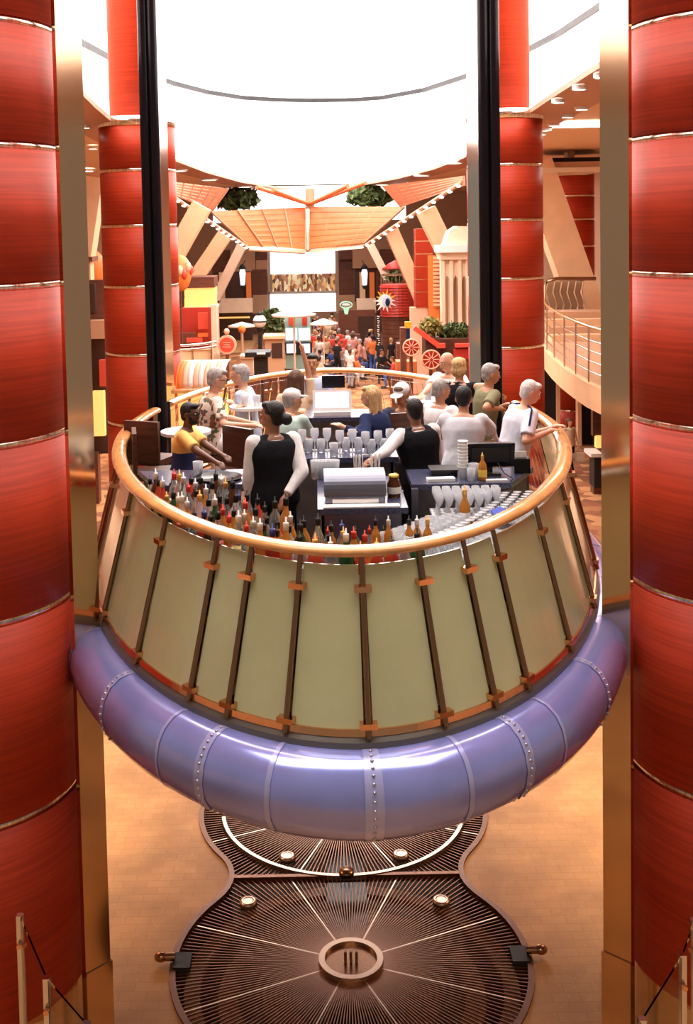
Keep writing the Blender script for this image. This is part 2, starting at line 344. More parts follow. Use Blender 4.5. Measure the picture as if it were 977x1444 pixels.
for r0_, r1_, z_ in ((0.55, 0.80, -0.30), (1.02, 1.20, -0.28), (1.36, 1.50, -0.2)):
    b = B(); ring(b, GX, GY1, r0_, r1_, z_ - 0.06, z_); b.build('pit_ring', 'pit_ring', gr)
b = B(); b.bx(GX - 0.20, GX + 0.20, GY1 - 1.5, GY2 + 1.2, -0.34, -0.16); b.build('dark_stripe', 'black_gloss', gr)  # added black box imitating the dark stripe reflected below the bar
b = B()
for k in range(n): pass
rim = []
for k in range(n):
    p, q, r_ = GOUT[k - 1], GOUT[k], GOUT[(k + 1) % n]; d = (r_ - p).normalized(); nn = Vector((d.y, -d.x, 0))
    rim.append([q + nn * 0.025 + Vector((0, 0, -0.05)), q + nn * 0.025 + Vector((0, 0, 0.025)), q - nn * 0.03 + Vector((0, 0, 0.025)), q - nn * 0.03 + Vector((0, 0, -0.05))])
b.loft(rim, closed=True, smooth=False); b.build('rim', 'grille_rim', gr)
ym = (GY1 + GY2) / 2
def ray_len(cx, cy, a, near):        # distance from a lobe centre to the outline, or to the joint
    c, s_ = math.cos(a), math.sin(a); r = 0.3
    while r < 2.2:
        x, y = cx + c * r, cy + s_ * r
        if abs(x - GX) > half_w(y) - 0.02 or (near and y > ym - 0.01) or (not near and y < ym + 0.01) or y < GY1 - GR or y > GY2 + GR: break
        r += 0.01
    return r
for cy, near in ((GY1, True), (GY2, False)):
    bd, bl = B(), B()
    N = 192
    for k in range(N):
        a = 2 * math.pi * (k + 0.5) / N; L = ray_len(GX, cy, a, near); c, s_ = math.cos(a), math.sin(a); r_in = 0.27
        R = Matrix.Rotation(a, 3, 'Z'); m_ = (r_in + L) / 2
        (bl if k % 24 == 12 else bd).box((GX + c * m_, cy + s_ * m_, -0.012), (L - r_in, 0.010 if k % 24 != 12 else 0.014, 0.012), R)
    o = bd.build('radial_bars', 'grille_bar', gr); o['kind'] = 'stuff'
    o = bl.build('bright_radial_bars', 'grille_light', gr); o['kind'] = 'stuff'
    b = B(); ring(b, GX, cy, 0.235, 0.29, -0.03, 0.03); b.build('hub_ring', 'grille_light', gr)
    b = B(); b.lathe([(0.0, 0.0), (0.235, 0.0), (0.235, -0.06), (0.0, -0.06)], (GX, cy, 0.0), 32, False)
    h_ = b.build('hub_plate', 'bronze', gr)
    b = B()
    for dx in (-0.05, 0.0, 0.05): b.cyl((GX + dx, cy - 0.02, 0), (GX + dx, cy - 0.02, 0.10), 0.013)
    b.build('hub_pins', 'grille_bar', h_)
b = B(); b.bx(GX - 1.17, GX + 1.17, ym - 0.025, ym + 0.025, -0.05, 0.022); b.build('joint_bar', 'grille_bar', gr)
b = B(); ring(b, GX, GY2, 1.33, 1.37, -0.02, 0.03, 60, math.pi + 0.12, 2 * math.pi - 0.12); b.build('light_arc', 'grille_light', gr)
b = B(); b.lathe([(0.0, 0.05), (0.07, 0.05), (0.08, 0.0), (0.0, 0.0)], (GX, ym, 0.02), 16); b.build('joint_boss', 'bronze', gr)
for px, py in ((405, 1208), (565, 1205), (350, 1272), (622, 1270)):
    p = at_z(px, py, 0.03); b = B(); b.lathe([(0.045, 0.0), (0.085, 0.0), (0.085, 0.045), (0.06, 0.05), (0.045, 0.045)], (p.x, p.y, 0.0), 20); o = b.build('nozzle', 'grille_light', gr)
    b = B(); b.lathe([(0.0, 0.02), (0.05, 0.02), (0.05, 0.0), (0.0, 0.0)], (p.x, p.y, 0.0), 16); b.build('nozzle_lens', 'black_gloss', o)
for sx in (-1, 1):
    x = GX + sx * 1.6; b = B(); b.bx(x - sx * 0.16, x, GY1 - 0.11, GY1 + 0.11, -0.03, 0.04); o = b.build('anchor_block', 'black_matte', gr)
    b = B(); b.cyl((x - sx * 0.02, GY1, 0.07), (x + sx * 0.07, GY1, 0.07), 0.035); b.ell((x + sx * 0.11, GY1, 0.07), (0.06, 0.045, 0.045)); b.build('spigot', 'bronze', o)

# ================================================================== the raised bar
bar = empty('raised_bar', (CX, CY, 2.9), 'oval raised bar platform with blue hull, frosted glass panels and wooden handrail', 'bar')
PROF = [(0.26, 3.505), (0.32, 3.515), (0.40, 3.495), (0.47, 3.44), (0.515, 3.36), (0.535, 3.26), (0.52, 3.16), (0.47, 3.07), (0.39, 3.01), (0.28, 2.97), (0.10, 2.94), (-0.25, 2.92)]
for k in range(NPOST):
    s0_, s1_ = ss[k] + 0.005, ss[k + 1] - 0.005; b = B(); rows = []; NI = max(5, int((s1_ - s0_) / 0.08))
    for i in range(NI + 1):
        s_ = s0_ + (s1_ - s0_) * i / NI; p0, nn, dd = rc(s_); rows.append([p0 + nn * o_ + Vector((0, 0, z)) for o_, z in PROF])
    m_ = len(PROF); b.add([p for r in rows for p in r], [(i * m_ + j, (i + 1) * m_ + j, (i + 1) * m_ + j + 1, i * m_ + j + 1) for i in range(NI) for j in range(m_ - 1)], True)
    b.build('hull_panel', 'hull_blue', bar)
    # seam strip with rivets
    y_mid = rc(ss[k])[0].y
    if y_mid < 12:
        b = B(); p0, nn, dd = rc(ss[k]); wd = 0.030 if (k - NEARK) % 2 == 0 else 0.012; rows = []
        for e in (-wd, wd):
            p1, n1, _ = rc(ss[k] + e); rows.append([p1 + n1 * (o_ + 0.004) + Vector((0, 0, z + (0.004 if z > 3.3 else -0.003))) for o_, z in PROF])
        b.add([p for r in rows for p in r], [(j, m_ + j, m_ + j + 1, j + 1) for j in range(m_ - 1)], True)
        so = b.build('seam_strip', 'hull_strip', bar)
        if (k - NEARK) % 2 == 0 and y_mid < 10.5:
            b = B()
            for j in range(1, m_ - 2):
                for f_ in (0.0, 0.5):
                    o_ = PROF[j][0] * (1 - f_) + PROF[j + 1][0] * f_; z = PROF[j][1] * (1 - f_) + PROF[j + 1][1] * f_
                    b.ell(p0 + nn * (o_ + 0.006) + Vector((0, 0, z + 0.004)), (0.011, 0.011, 0.009), seg=8, rows=5)
            o = b.build('rivets', 'rivet', so); o['kind'] = 'stuff'
# underside
b = B(); b.add([rc(PER * k / 120, -0.25)[0] + Vector((0, 0, 2.94)) for k in range(120)], [tuple(range(120))[::-1]]); b.build('underside', 'hull_blue', bar)
# platform floor
b = B(); pl = [rc(PER * k / 120, 0.10)[0] + Vector((0, 0, ZP)) for k in range(120)]; b.prism(pl, (0, 0, -0.12)); b.build('platform_floor', 'carpet', bar)
# base ring: bronze trim below the glass
rows = [[rc(PER * k / 232)[0] + rc(PER * k / 232)[1] * o_ + Vector((0, 0, z)) for o_, z in ((0.16, 3.50), (0.285, 3.50), (0.28, 3.545), (0.255, 3.575), (0.16, 3.575))] for k in range(232)]
b = B(); b.loft(rows, closed=True, smooth=False); b.build('base_ring', 'frame_grey', bar)
rows = [[rc(PER * k / 232)[0] + rc(PER * k / 232)[1] * o_ + Vector((0, 0, z)) for o_, z in ((0.19, 3.575), (0.262, 3.575), (0.255, 3.615), (0.19, 3.615))] for k in range(232)]
b = B(); b.loft(rows, closed=True, smooth=False); b.build('base_trim', 'copper', bar)
# the two lift poles stand in the rail line
POLE_Y = 12.6
pole_s = []
for sgn in (-1, 1):
    best = min(range(2000), key=lambda k: abs(_raw[k].y - POLE_Y) + (0 if (_raw[k].x - CX) * sgn > 0 else 9)); pole_s.append(_len[best])
def near_pole(s_): return any(abs((s_ - p + PER / 2) % PER - PER / 2) < 0.26 for p in pole_s)
def bot_top(s_, u, ex=0.0):      # point on the leaning glass surface, u = 0 bottom .. 1 top
    p, nn, dd = rc(s_); return p + nn * (0.235 * (1 - u) + ex) + Vector((0, 0, 3.615 + (4.535 - 3.615) * u))
for k in range(NPOST):
    s_ = ss[k]
    p, nn, dd = rc(s_)
    if not near_pole(s_):
        b = B(); b.cyl(bot_top(s_, -0.05, 0.028), bot_top(s_, 1.06, 0.022), 0.019, 0.017, 10)
        po = b.build('post', 'bronze', bar)
        for u in (0.86, 0.03):
            b = B(); c = bot_top(s_, u, 0.028); R = Matrix((dd, nn, Vector((0, 0, 1)))).transposed()
            b.box(c, (0.105, 0.06, 0.035), R); b.build('clamp', 'copper', po)
    if near_pole((s_ + ss[k + 1]) / 2): continue
    e = 0.020; b = B(); L_ = ss[k + 1] - s_; NI = max(1, int(L_ / 0.12)); rows = []
    for i in range(NI + 1):
        q_ = s_ + e + (L_ - 2 * e) * i / NI; nq = rc(q_)[1]
        rows.append([bot_top(q_, 0.0, -0.006), bot_top(q_, 0.0, 0.006), bot_top(q_, 1.0, 0.006), bot_top(q_, 1.0, -0.006)])
    b.loft(rows, smooth=False); b.build('glass_panel', 'mint_glass' if p.y < 11.9 and rc(ss[k + 1])[0].y < 12.6 else 'clear_glass', bar)
# handrail in two lengths between the poles
def rail_seg(sa, sb):
    rows = []; N = int((sb - sa) / 0.1)
    for k in range(N + 1):
        s_ = sa + (sb - sa) * k / N; p, nn, dd = rc(s_)
        rows.append([p + nn * (0.066 * math.cos(t)) + Vector((0, 0, ZR + 0.036 * math.sin(t))) for t in [2 * math.pi * j / 14 for j in range(14)]])
    B_ = B(); B_.loft(rows); return B_.build('handrail', 'rail_wood', bar)
sl, sr = pole_s[0], pole_s[1]     # left pole has the larger arc length
rail_seg(sr + 0.22, sl - 0.22); rail_seg(sl + 0.22 - PER, sr - 0.22)
for s_ in pole_s:
    for e in (-0.22, 0.22):
        p, nn, dd = rc(s_ + e); b = B(); b.box(p + Vector((0, 0, 4.15)), (0.05, 0.05, 1.0)); b.build('end_post', 'chrome', bar)
        b = B(); q = [rc(s_ + e)[0], rc(s_ + e * 0.35)[0]]
        b.prism([q[0] + Vector((0, 0, 3.75)), q[1] + Vector((0, 0, 3.75)), q[1] + Vector((0, 0, 4.6)), q[0] + Vector((0, 0, 4.6))], nn * 0.012); b.build('end_glass', 'clear_glass', bar)
# poles
for i, (px, wpx) in enumerate(((206, 27), (687.5, 31))):
    x = at_y(px, 0, POLE_Y).x; r_ = wpx / 2 / F * POLE_Y
    y_ = POLE_Y
    po = empty('lift_pole', (x, y_, ZP), 'tall black lift pole %s the bar, in front of the %s red pillar' % (('on the left of', 'left') if i == 0 else ('on the right of', 'right')) if False else ('glossy black lift pole at the bar edge behind the man in the yellow polo' if i == 0 else 'glossy black lift pole rising behind the man in the olive shirt'), 'pole', 'black lift poles')
    b = B(); b.cyl((x - r_ * 0.48, y_, ZP), (x - r_ * 0.48, y_, 20), r_ * 0.52, seg=20); b.build('tube', 'black_gloss', po)
    b = B(); b.cyl((x + r_ * 0.48, y_, ZP), (x + r_ * 0.48, y_, 20), r_ * 0.52, seg=20); b.build('tube', 'black_gloss', po)
    b = B(); b.bx(x - r_ * 0.3, x + r_ * 0.3, y_ - r_ * 0.15, y_ + r_ * 0.45, ZP, 20); b.build('web', 'black_matte', po)
    b = B(); b.lathe([(r_ * 1.3, 0), (r_ * 1.3, 0.10), (r_ * 1.05, 0.16), (0, 0.16), (0, 0)], (x, y_, ZP), 24, False); b.build('foot_collar', 'chrome', po)

# ================================================================== pillars
def pillar(label, cx, cy, r, bands, ztop, bh, strip, ysf, up=None):
    KB = .70 if r > .8 else .14
    root = empty('red_pillar', (cx, cy, 0), label, 'pillar', 'red wood-clad pillars'); edges = [KB] + bands + [ztop]
    for k in range(len(edges) - 1):
        z0, z1 = edges[k] + (bh / 2 if k else 0), edges[k + 1] - (bh / 2 if k < len(edges) - 2 else 0)
        b = B(); b.lathe([(0, z0), (r, z0), (r, z1), (0, z1)], (cx, cy, 0), 64); o = b.build('wood_panel', 'red_wood', root)
        for p in o.data.polygons: p.use_smooth = len(p.vertices) == 4 and abs(p.normal.z) < 0.5
    for z in bands:
        b = B(); b.lathe([(0, z - bh / 2), (r - 0.012, z - bh / 2), (r - 0.012, z + bh / 2), (0, z + bh / 2)], (cx, cy, 0), 64); o = b.build('steel_band', 'band_steel', root)
        for p in o.data.polygons: p.use_smooth = len(p.vertices) == 4 and abs(p.normal.z) < 0.5
    b = B(); b.lathe([(0, 0), (r - 0.02, 0), (r - 0.02, KB), (0, KB)], (cx, cy, 0), 64, False); b.build('kick_base', 'mirror_steel', root)
    if up:
        r2, z2, ub = up
        b = B(); b.lathe([(0, ztop), (r2, ztop), (r2, z2), (0, z2)], (cx, cy, 0), 48, False); o = b.build('upper_shaft', 'red_wood', root)
        for p in o.data.polygons: p.use_smooth = abs(p.normal.z) < 0.5
        b = B(); b.lathe([(0, ztop - 0.02), (r + 0.01, ztop - 0.02), (r + 0.01, ztop + 0.16), (r2, ztop + 0.2), (0, ztop + 0.2)], (cx, cy, 0), 48, False); o = b.build('collar', 'band_steel', root)
        for p in o.data.polygons: p.use_smooth = abs(p.normal.z) < 0.5
    # polished fin, turned a little towards the bar
    (xo, yo), (xi, yi) = strip; po_, pi_ = Vector((xo, yo, 0)), Vector((xi, yi, 0)); d = (pi_ - po_).normalized(); nn = Vector((-d.y, d.x, 0)); nn = nn if nn.y > 0 else -nn
    b = B(); b.prism([po_, pi_, pi_ + nn * .05, po_ + nn * .05], (0, 0, 20)); b.build('steel_fin', 'mirror_steel' if r > 0.8 else 'bg_steel', root)
    b = B(); e_ = d * .012; b.prism([po_ - nn * .012, pi_ + e_ - nn * .012, pi_ + e_ + nn * .06, po_ + nn * .06], (0, 0, ysf)); b.build('fin_base', 'mirror_steel', root)
    return root
YN = 8.55
ax = lambda px, Y: at_y(px, 722, Y).x
zb = [at_y(40, y, YN - .32).z for y in (1150, 870, 625, 404, 203, 25)]
pillar('large red wood pillar with steel bands filling the left edge of the picture', ax(101, YN + .3) - .945, YN + .3, 0.95, zb, 12.0, 0.058, ((ax(100, YN), YN), (ax(136, YN + .16), YN + .16)), .80)
zb = [at_y(935, y, YN - .32).z for y in (1121, 848, 605, 389, 190, 21)]
pillar('large red wood pillar with steel bands filling the right edge of the picture', ax(887, YN + .3) + .945, YN + .3, 0.95, zb, 12.0, 0.058, ((ax(888, YN), YN), (ax(848, YN + .16), YN + .16)), .80)
PY = 22.4
zb = [at_y(170, y, PY - .6).z for y in (600, 501, 405, 319, 240)]
pillar('red wood pillar with steel bands behind the left lift pole', -3.40, PY, 0.74, zb, 8.62, 0.085, ((-2.96, PY - 1.0), (-2.70, PY - .82)), .14, (0.52, 20, None))
zb = [at_y(735, y, PY - .6).z for y in (592, 490, 393, 310, 232)]
pillar('red wood pillar with steel bands behind the right lift pole', 3.80, PY, 0.74, zb, 8.62, 0.085, ((3.30, PY - 1.0), (2.96, PY - .80)), .14, (0.50, 20, None))

# ================================================================== atrium ceiling
ZS = 8.7
edge_px = [(112, 130), (132, 150), (153, 168), (195, 198), (243, 225), (290, 243), (340, 257), (390, 265), (440, 268), (500, 263), (560, 252), (610, 239), (655, 222), (700, 192), (738, 165), (790, 130), (845, 95)]
EDGE = [at_z(x, y, ZS) for x, y in edge_px]
EDGE = [Vector((-3.35, 2.0, ZS)), Vector((-3.4, 9.0, ZS))] + EDGE + [Vector((3.95, 9.0, ZS)), Vector((3.9, 2.0, ZS))]
# soffit slab around the opening
tip = max(range(len(EDGE)), key=lambda k: EDGE[k].y); b = B()
for k in range(len(EDGE) - 1):
    p, q = EDGE[k], EDGE[k + 1]; xo = -11 if k < tip else 11
    b.prism([p, q, Vector((xo, q.y, ZS)), Vector((xo, p.y, ZS))], (0, 0, 0.06))
b.bx(-11, 11, EDGE[tip].y, 78, ZS, ZS + 0.06)
ce = st(b.build('ceiling', 'soffit', origin=(0, 0, 0)))
# brown rim below the slab edge
rows = []
for k in range(1, len(EDGE) - 1):
    d = (EDGE[k + 1] - EDGE[k - 1]).normalized(); nn = Vector((-d.y, d.x, 0)); p = EDGE[k]
    rows.append([p + Vector((0, 0, -0.02)) - nn * 0.02, p + Vector((0, 0, 0.07)) - nn * 0.02, p + nn * 0.9 + Vector((0, 0, 0.0)), p + nn * 0.9 + Vector((0, 0, -0.05))])
b = B(); b.loft(rows, smooth=False); st(b.build('trim_1', 'rim_brown', ce))
# upper white wall with the dark line, luminous ceiling
lp = [(115, 62), (153, 82), (195, 102), (243, 118), (290, 130), (340, 138), (390, 141), (440, 142), (500, 141), (540, 138), (600, 127), (655, 109), (700, 92), (738, 75), (790, 48), (845, 12)]
HL = 13.7
W = [at_z(x, y, HL) for x, y in lp]
W = [Vector((-9.6, 2, HL)), Vector((-9.4, 22, HL))] + W + [Vector((9.9, 22, HL)), Vector((10.0, 2, HL))]
b = B(); n = len(W); b.add([Vector((p.x, p.y, 9.0)) for p in W] + [Vector((p.x, p.y, 21.0)) for p in W], [(k, k + 1, n + k + 1, n + k) for k in range(n - 1)], True)
st(b.build('wall_atrium', 'drum_white'))
rows = []
for k in range(n):
    d = (W[min(k + 1, n - 1)] - W[max(k - 1, 0)]).normalized(); nn = Vector((d.y, -d.x, 0)); p = W[k] + nn * 0.05
    rows.append([p + Vector((0, 0, -0.11)), p + Vector((0, 0, 0.11)), p + nn * 0.12 + Vector((0, 0, 0.11)), p + nn * 0.12 + Vector((0, 0, -0.11))])
b = B(); b.loft(rows, smooth=False); st(b.build('trim_2', 'black_matte'))
b = B(); b.add([Vector((p.x, p.y, 21.0)) for p in W], [tuple(range(n))[::-1]]); st(b.build('ceiling_luminous', 'lum'))
# side walls and end wall
b = B(); b.bx(-11.3, -11, 12, 78, 0, 9); st(b.build('wall_left', 'tan_panel'))
b = B(); b.bx(11, 11.3, 12, 78, 0, 9); st(b.build('wall_right', 'tan_panel'))
b = B(); b.bx(-11, 11, 76, 76.3, 0, 9); st(b.build('wall_back', 'tan_panel'))
# soffit downlights
k = 0
DL = [(250, 240), (295, 253), (345, 263), (540, 260), (595, 247), (638, 229), (787, 142), (817, 123), (848, 106), (800, 163), (820, 152), (781, 175), (770, 182), (763, 188), (131, 208), (118, 178), (120, 240)]
for px, py in DL:
    p = at_z(px, py, ZS - 0.06); k += 1
    rr = 0.10 if py > 150 else 0.09
    if p.y > 30: rr = 0.28
    side = 'left' if px < 440 else 'right'
    root = empty('downlight', (p.x, p.y, ZS - 0.1), 'glowing round ceiling downlight, %s from the left across the picture' % order(1 + sum(1 for q in DL if q[0] < px)), 'light', 'soffit downlights')
    b = B(); ring(b, p.x, p.y, rr, rr * 1.25, ZS - 0.1, ZS - 0.03, 20); b.build('trim_ring', 'white', root)
    b = B(); b.lathe([(0, ZS - 0.075), (rr, ZS - 0.075), (rr, ZS - 0.05), (0, ZS - 0.05)], (p.x, p.y, 0), 20); b.build('lamp', 'lamp_glow', root)
# linear light slot on the right
p = at_z(822, 173, ZS); b = B(); b.bx(p.x - 0.55, p.x + 1.2, p.y - 0.5, p.y + 0.5, ZS - 0.06, ZS - 0.02); tag(b.build('ceiling_panel_light', 'lamp_glow'), 'long glowing ceiling light slot above the right balcony', 'light')

# lower side deck slabs added above the floor spots, hidden behind the pillars
b = B(); b.bx(-7, -3.25, 4, 14, 3.10, 3.4); st(b.build('ceiling_side_deck', 'soffit'))
b = B(); b.bx(3.65, 7, 4, 14, 3.10, 3.4); st(b.build('ceiling_side_deck', 'soffit'))
# ================================================================== background of the promenade
def beam(name, p0, p1, wx, dy, m, parent=None):      # slanted rectangular column
    p0, p1 = Vector(p0), Vector(p1); b = B(); d = (p1 - p0).normalized(); yv = Vector((0, 1, 0)); xv = yv.cross(d).normalized(); yv = d.cross(xv).normalized()
    c = [(-1, -1), (1, -1), (1, 1), (-1, 1)]
    b.loft([[p + xv * (u * wx / 2) + yv * (v * dy / 2) for u, v in c] for p in (p0, p1)], smooth=False); return b.build(name, m, parent)
def strut(label, x0, y0, x1, y1, Y, wpx, m='cream', zb=None, foot=True):
    a, c = at_y(x0, y0, Y), at_y(x1, y1, Y); d = c - a
    if zb is None: zb = 0.0
    low = a + d * ((zb - a.z) / d.z) if d.z < -1e-3 and False else c
    r = empty('slanted_strut', (low.x, Y, low.z), label, 'beam', 'slanted struts along the promenade')
    wd = wpx / F * Y
    beam('shaft', low, a, wd, wd * (1.5 if foot else .8), m, r)
    b = B(); b.box(low + Vector((0, 0, 0.0)), (wd * 1.25, wd * 1.7, 0.12)); b.build('foot_plate', 'brown_panel', r)
    # foot column that carries the strut down to the floor
    if not foot: return
    b = B(); b.bx(low.x - wd * .45, low.x + wd * .45, Y - wd * .5, Y + wd * .5, 0, low.z); b.build('foot', m, r)
strut('cream slanted strut nearest the left red pillar, running up to the ceiling', 135, 250, 118, 365, 30, 26, 'cream')
strut('broad cream slanted strut beside the orange balloon on the left', 285, 290, 232, 385, 36, 26, 'cream')
strut('cream slanted strut standing on the lit yellow box at left', 318, 330, 272, 398, 44, 20, 'cream')
strut('pale slanted strut bending down beside the left mezzanine', 345, 338, 302, 425, 54, 13, 'cream_pale')
strut('thin pale slanted strut by the far right mezzanine', 521, 344, 548, 396, 56, 11, 'cream_pale')
strut('long orange-cream slanted strut right of the red tower shop', 551, 324, 598, 432, 46, 19, 'cream')
strut('broad orange-cream slanted strut behind the white arched facade', 600, 296, 650, 398, 40, 26, 'cream')
strut('wide slanted strut right of the right red pillar above the balcony', 752, 230, 836, 467, 33, 46, 'cream', foot=False)
# ---- canopy
cp = empty('butterfly_canopy', at_y(436, 300, 50), 'orange slatted butterfly canopy hanging under the ceiling opening', 'canopy')
CYY = 50
def quadp(pts): return [at_y(x, y, Y) for x, y, Y in pts]
def panel(name, pts, m, parent, th=0.08):
    q = quadp(pts); b = B(); nn = (q[1] - q[0]).cross(q[-1] - q[0]).normalized() * th; b.prism(q, nn); return b.build(name, m, parent)
def slats(pts, nu, nv, m, parent):
    q = quadp(pts)
    def P(u, v): return (q[0] * (1 - u) + q[1] * u) * (1 - v) + (q[3] * (1 - u) + q[2] * u) * v
    for k in range(nv):
        v0, v1 = k / nv + 0.004, (k + 1) / nv - 0.004; b = B(); f = [P(0, v0), P(1, v0), P(1, v1), P(0, v1)]
        nn = (f[1] - f[0]).cross(f[3] - f[0]).normalized() * 0.06; b.prism(f, nn); b.build('slat', m, parent)
    for k in range(nu + 1):
        u = k / nu; b = B(); b.tube([P(u, 0) + Vector((0, -0.06, 0)), P(u, 1) + Vector((0, -0.06, 0))], 0.045, 6); b.build('rib', 'rim_brown', parent)
slats([(297, 298, 44), (431, 292, 52), (431, 352, 50), (349, 346, 46)], 4, 7, 'canopy_wood', cp)
slats([(570, 292, 44), (437, 292, 52), (437, 352, 50), (513, 343, 46)], 4, 7, 'canopy_wood', cp)
panel('edge_band', [(345, 344, 46), (431, 352, 49.8), (431, 357, 49.8), (352, 352, 46)], 'cream_pale', cp)
panel('edge_band', [(437, 352, 49.8), (517, 342, 46), (512, 350, 46), (437, 357, 49.8)], 'cream_pale', cp)
slats([(244, 256, 36), (322, 266, 44), (300, 297, 44), (244, 275, 36)], 6, 6, 'canopy_pale', cp)
slats([(655, 248, 36), (540, 262, 44), (566, 292, 44), (655, 262, 36)], 6, 6, 'canopy_pale', cp)
b = B(); b.tube([at_y(437, 266, 52), at_y(437, 300, 52)], 0.22, 10); b.build('post', 'rim_brown', cp)
b = B(); b.tube([at_y(434, 296, 51.5), at_y(434, 354, 50.4)], 0.1, 8); b.build('post', 'cream_pale', cp)
for x, y in ((362, 264), (385, 268), (490, 262), (515, 258)):
    b = B(); b.tube([at_y(436, 288, 52), at_y(x, y, 47)], 0.09, 6); b.build('brace', 'canopy_wood', cp)
# light rows along the canopy edges
for sgn, (x0, y0), (x1, y1) in ((-1, (246, 276), (350, 347)), (1, (652, 254), (514, 344))):
    lb = empty('light_rail', at_y(x0, y0, 36), 'row of small bulbs along the %s canopy edge' % ('left' if sgn < 0 else 'right'), 'light', 'canopy light rows')
    b = B(); b.tube([at_y(x0, y0 + 3, 36), at_y(x1, y1 + 3, 46)], 0.07, 6); b.build('rail', 'rim_brown', lb)
    for k in range(14):
        u = (k + 0.5) / 14; p = at_y(x0, y0 + 3, 36).lerp(at_y(x1, y1 + 3, 46), u); b = B(); b.ell(p + Vector((0, -0.12, -0.02)), (0.085, 0.085, 0.06), seg=8, rows=5); b.build('bulb', 'lamp_glow', lb)
# foliage seen above the canopy
def leaves(name, label, cpx, rpx, Y, n, m, cat='plant', size=0.25, parent=None, stem=True, group=None):
    c = at_y(*cpx, Y); rx, rz = rpx[0] / F * Y, rpx[1] / F * Y
    b = B()
    for k in range(n):
        while True:
            d = Vector((random.uniform(-1, 1), random.uniform(-1, 1), random.uniform(-1, 1)))
            if d.length < 1: break
        p = c + Vector((d.x * rx, d.y * min(rx, rz) * 1.0, d.z * rz)); a = Vector((random.gauss(0, 1), random.gauss(0, 1), random.gauss(0, 1))).normalized() * size * random.uniform(.6, 1.1)
        s_ = a.cross(Vector((random.gauss(0, 1), random.gauss(0, 1), random.gauss(0, 1)))).normalized() * size * 0.35
        b.add([p - a, p + s_, p + a, p - s_], [(0, 1, 2, 3)])
    zb = 0 if stem else c.z - rz
    r = parent or empty(name, (c.x, c.y, zb), label, cat, group)
    o = b.build('foliage', m, r, recalc=False); o['kind'] = 'stuff'
    if stem:
        b = B(); b.tube([(c.x, c.y, 0), (c.x + 0.05, c.y, c.z * 0.5), (c.x, c.y, c.z)], [0.12, 0.09, 0.04], 8); b.build('trunk', 'dark_wood', r)
    return r
leaves('hanging_plant', 'dark green hanging foliage above the canopy at left', (335, 280), (32, 15), 58, 420, 'leaf', stem=False, size=0.4)
leaves('hanging_plant', 'dark green hanging foliage above the canopy at right', (522, 277), (32, 13), 58, 420, 'leaf', stem=False, size=0.4)
# glowing panel added for the brightness of the skylight above the canopy
b = B(); pbox(b, 300, 262, 572, 312, 62, 0.1); tag(b.build('skylight_glow_panel', 'drum_white'), 'glowing white panel standing in for the skylight behind the orange canopy', 'panel')

# ---- end wall with its big window
YB = 72
wn = empty('window_1', at_y(428, 415, YB), kind='structure')
b = B(); pbox(b, 381, 340, 474, 386, YB + .3, 0.1); b.build('pane', 'drum_white', wn)
b = B(); pbox(b, 384, 386, 472, 413, YB + .5, 0.1); b.build('gallery_display', 'far_display', wn)
b = B(); pbox(b, 381, 413, 474, 440, YB + .3, 0.1); b.build('pane', 'drum_white', wn)
for x in (378, 475):
    b = B(); pbox(b, x - 2, 345, x + 2, 442, YB, 0.4); b.build('window_frame', 'cream_pale', wn)
b = B(); pbox(b, 378, 411, 475, 414, YB, 0.3); b.build('window_frame', 'white', wn)
for x in (400, 425, 450):
    b = B(); pbox(b, x - .5, 386, x + .5, 412, YB + .2, 0.1); b.build('mullion', 'cream_pale', wn)
def facade(name, label, rects, Y, cat='facade', group=None, ground=True):
    x0 = min(r[1] for r in rects); x1 = max(r[3] for r in rects)
    r_ = empty(name, (at_y((x0 + x1) / 2, 400, Y).x, Y, 0), label, cat, group)
    for i, (nm, a, b0, c, d, m, dy, dep) in enumerate(rects):
        b = B(); pbox(b, a, b0, c, d, Y + dy, dep); b.build(nm, m, r_)
    zb_ = min(at_y(r[1], r[4], Y).z for r in rects)
    if zb_ > 0.05 and ground:
        lo = [r for r in rects if at_y(r[1], r[4], Y).z < zb_ + 0.3]; b = B(); pbox(b, min(r[1] for r in lo) + .5, min(r[4] for r in lo) - 1, max(r[3] for r in lo) - .5, 1400, Y + .1, 0.3); b.build('base', 'brown_panel', r_)
    return r_
facade('end_wall_bay', 'brown panelled wall bay left of the big white window', [('wall', 300, 352, 378, 480, 'brown_panel', 0.6, 0.3), ('upper_panel', 325, 352, 360, 383, 'tan_panel', 0.2, 0.3), ('upper_panel', 361, 353, 377, 366, 'brown_panel', 0.2, 0.3), ('upper_panel', 361, 367, 377, 380, 'tan_panel', 0.2, 0.3), ('pier', 356, 380, 377, 445, 'brown_panel', 0.1, 0.5), ('pier_foot', 356, 416, 377, 442, 'tan_panel', 0.0, 0.3)], 70)
facade('end_wall_bay', 'brown panelled wall bay right of the big white window', [('wall', 478, 352, 560, 480, 'brown_panel', 0.6, 0.3), ('upper_panel', 479, 353, 497, 366, 'brown_panel', 0.2, 0.3), ('upper_panel', 497, 351, 535, 378, 'tan_panel', 0.2, 0.3), ('pier', 478, 380, 502, 445, 'brown_panel', 0.1, 0.5), ('pier_foot', 478, 416, 502, 440, 'tan_panel', 0.0, 0.3)], 70)
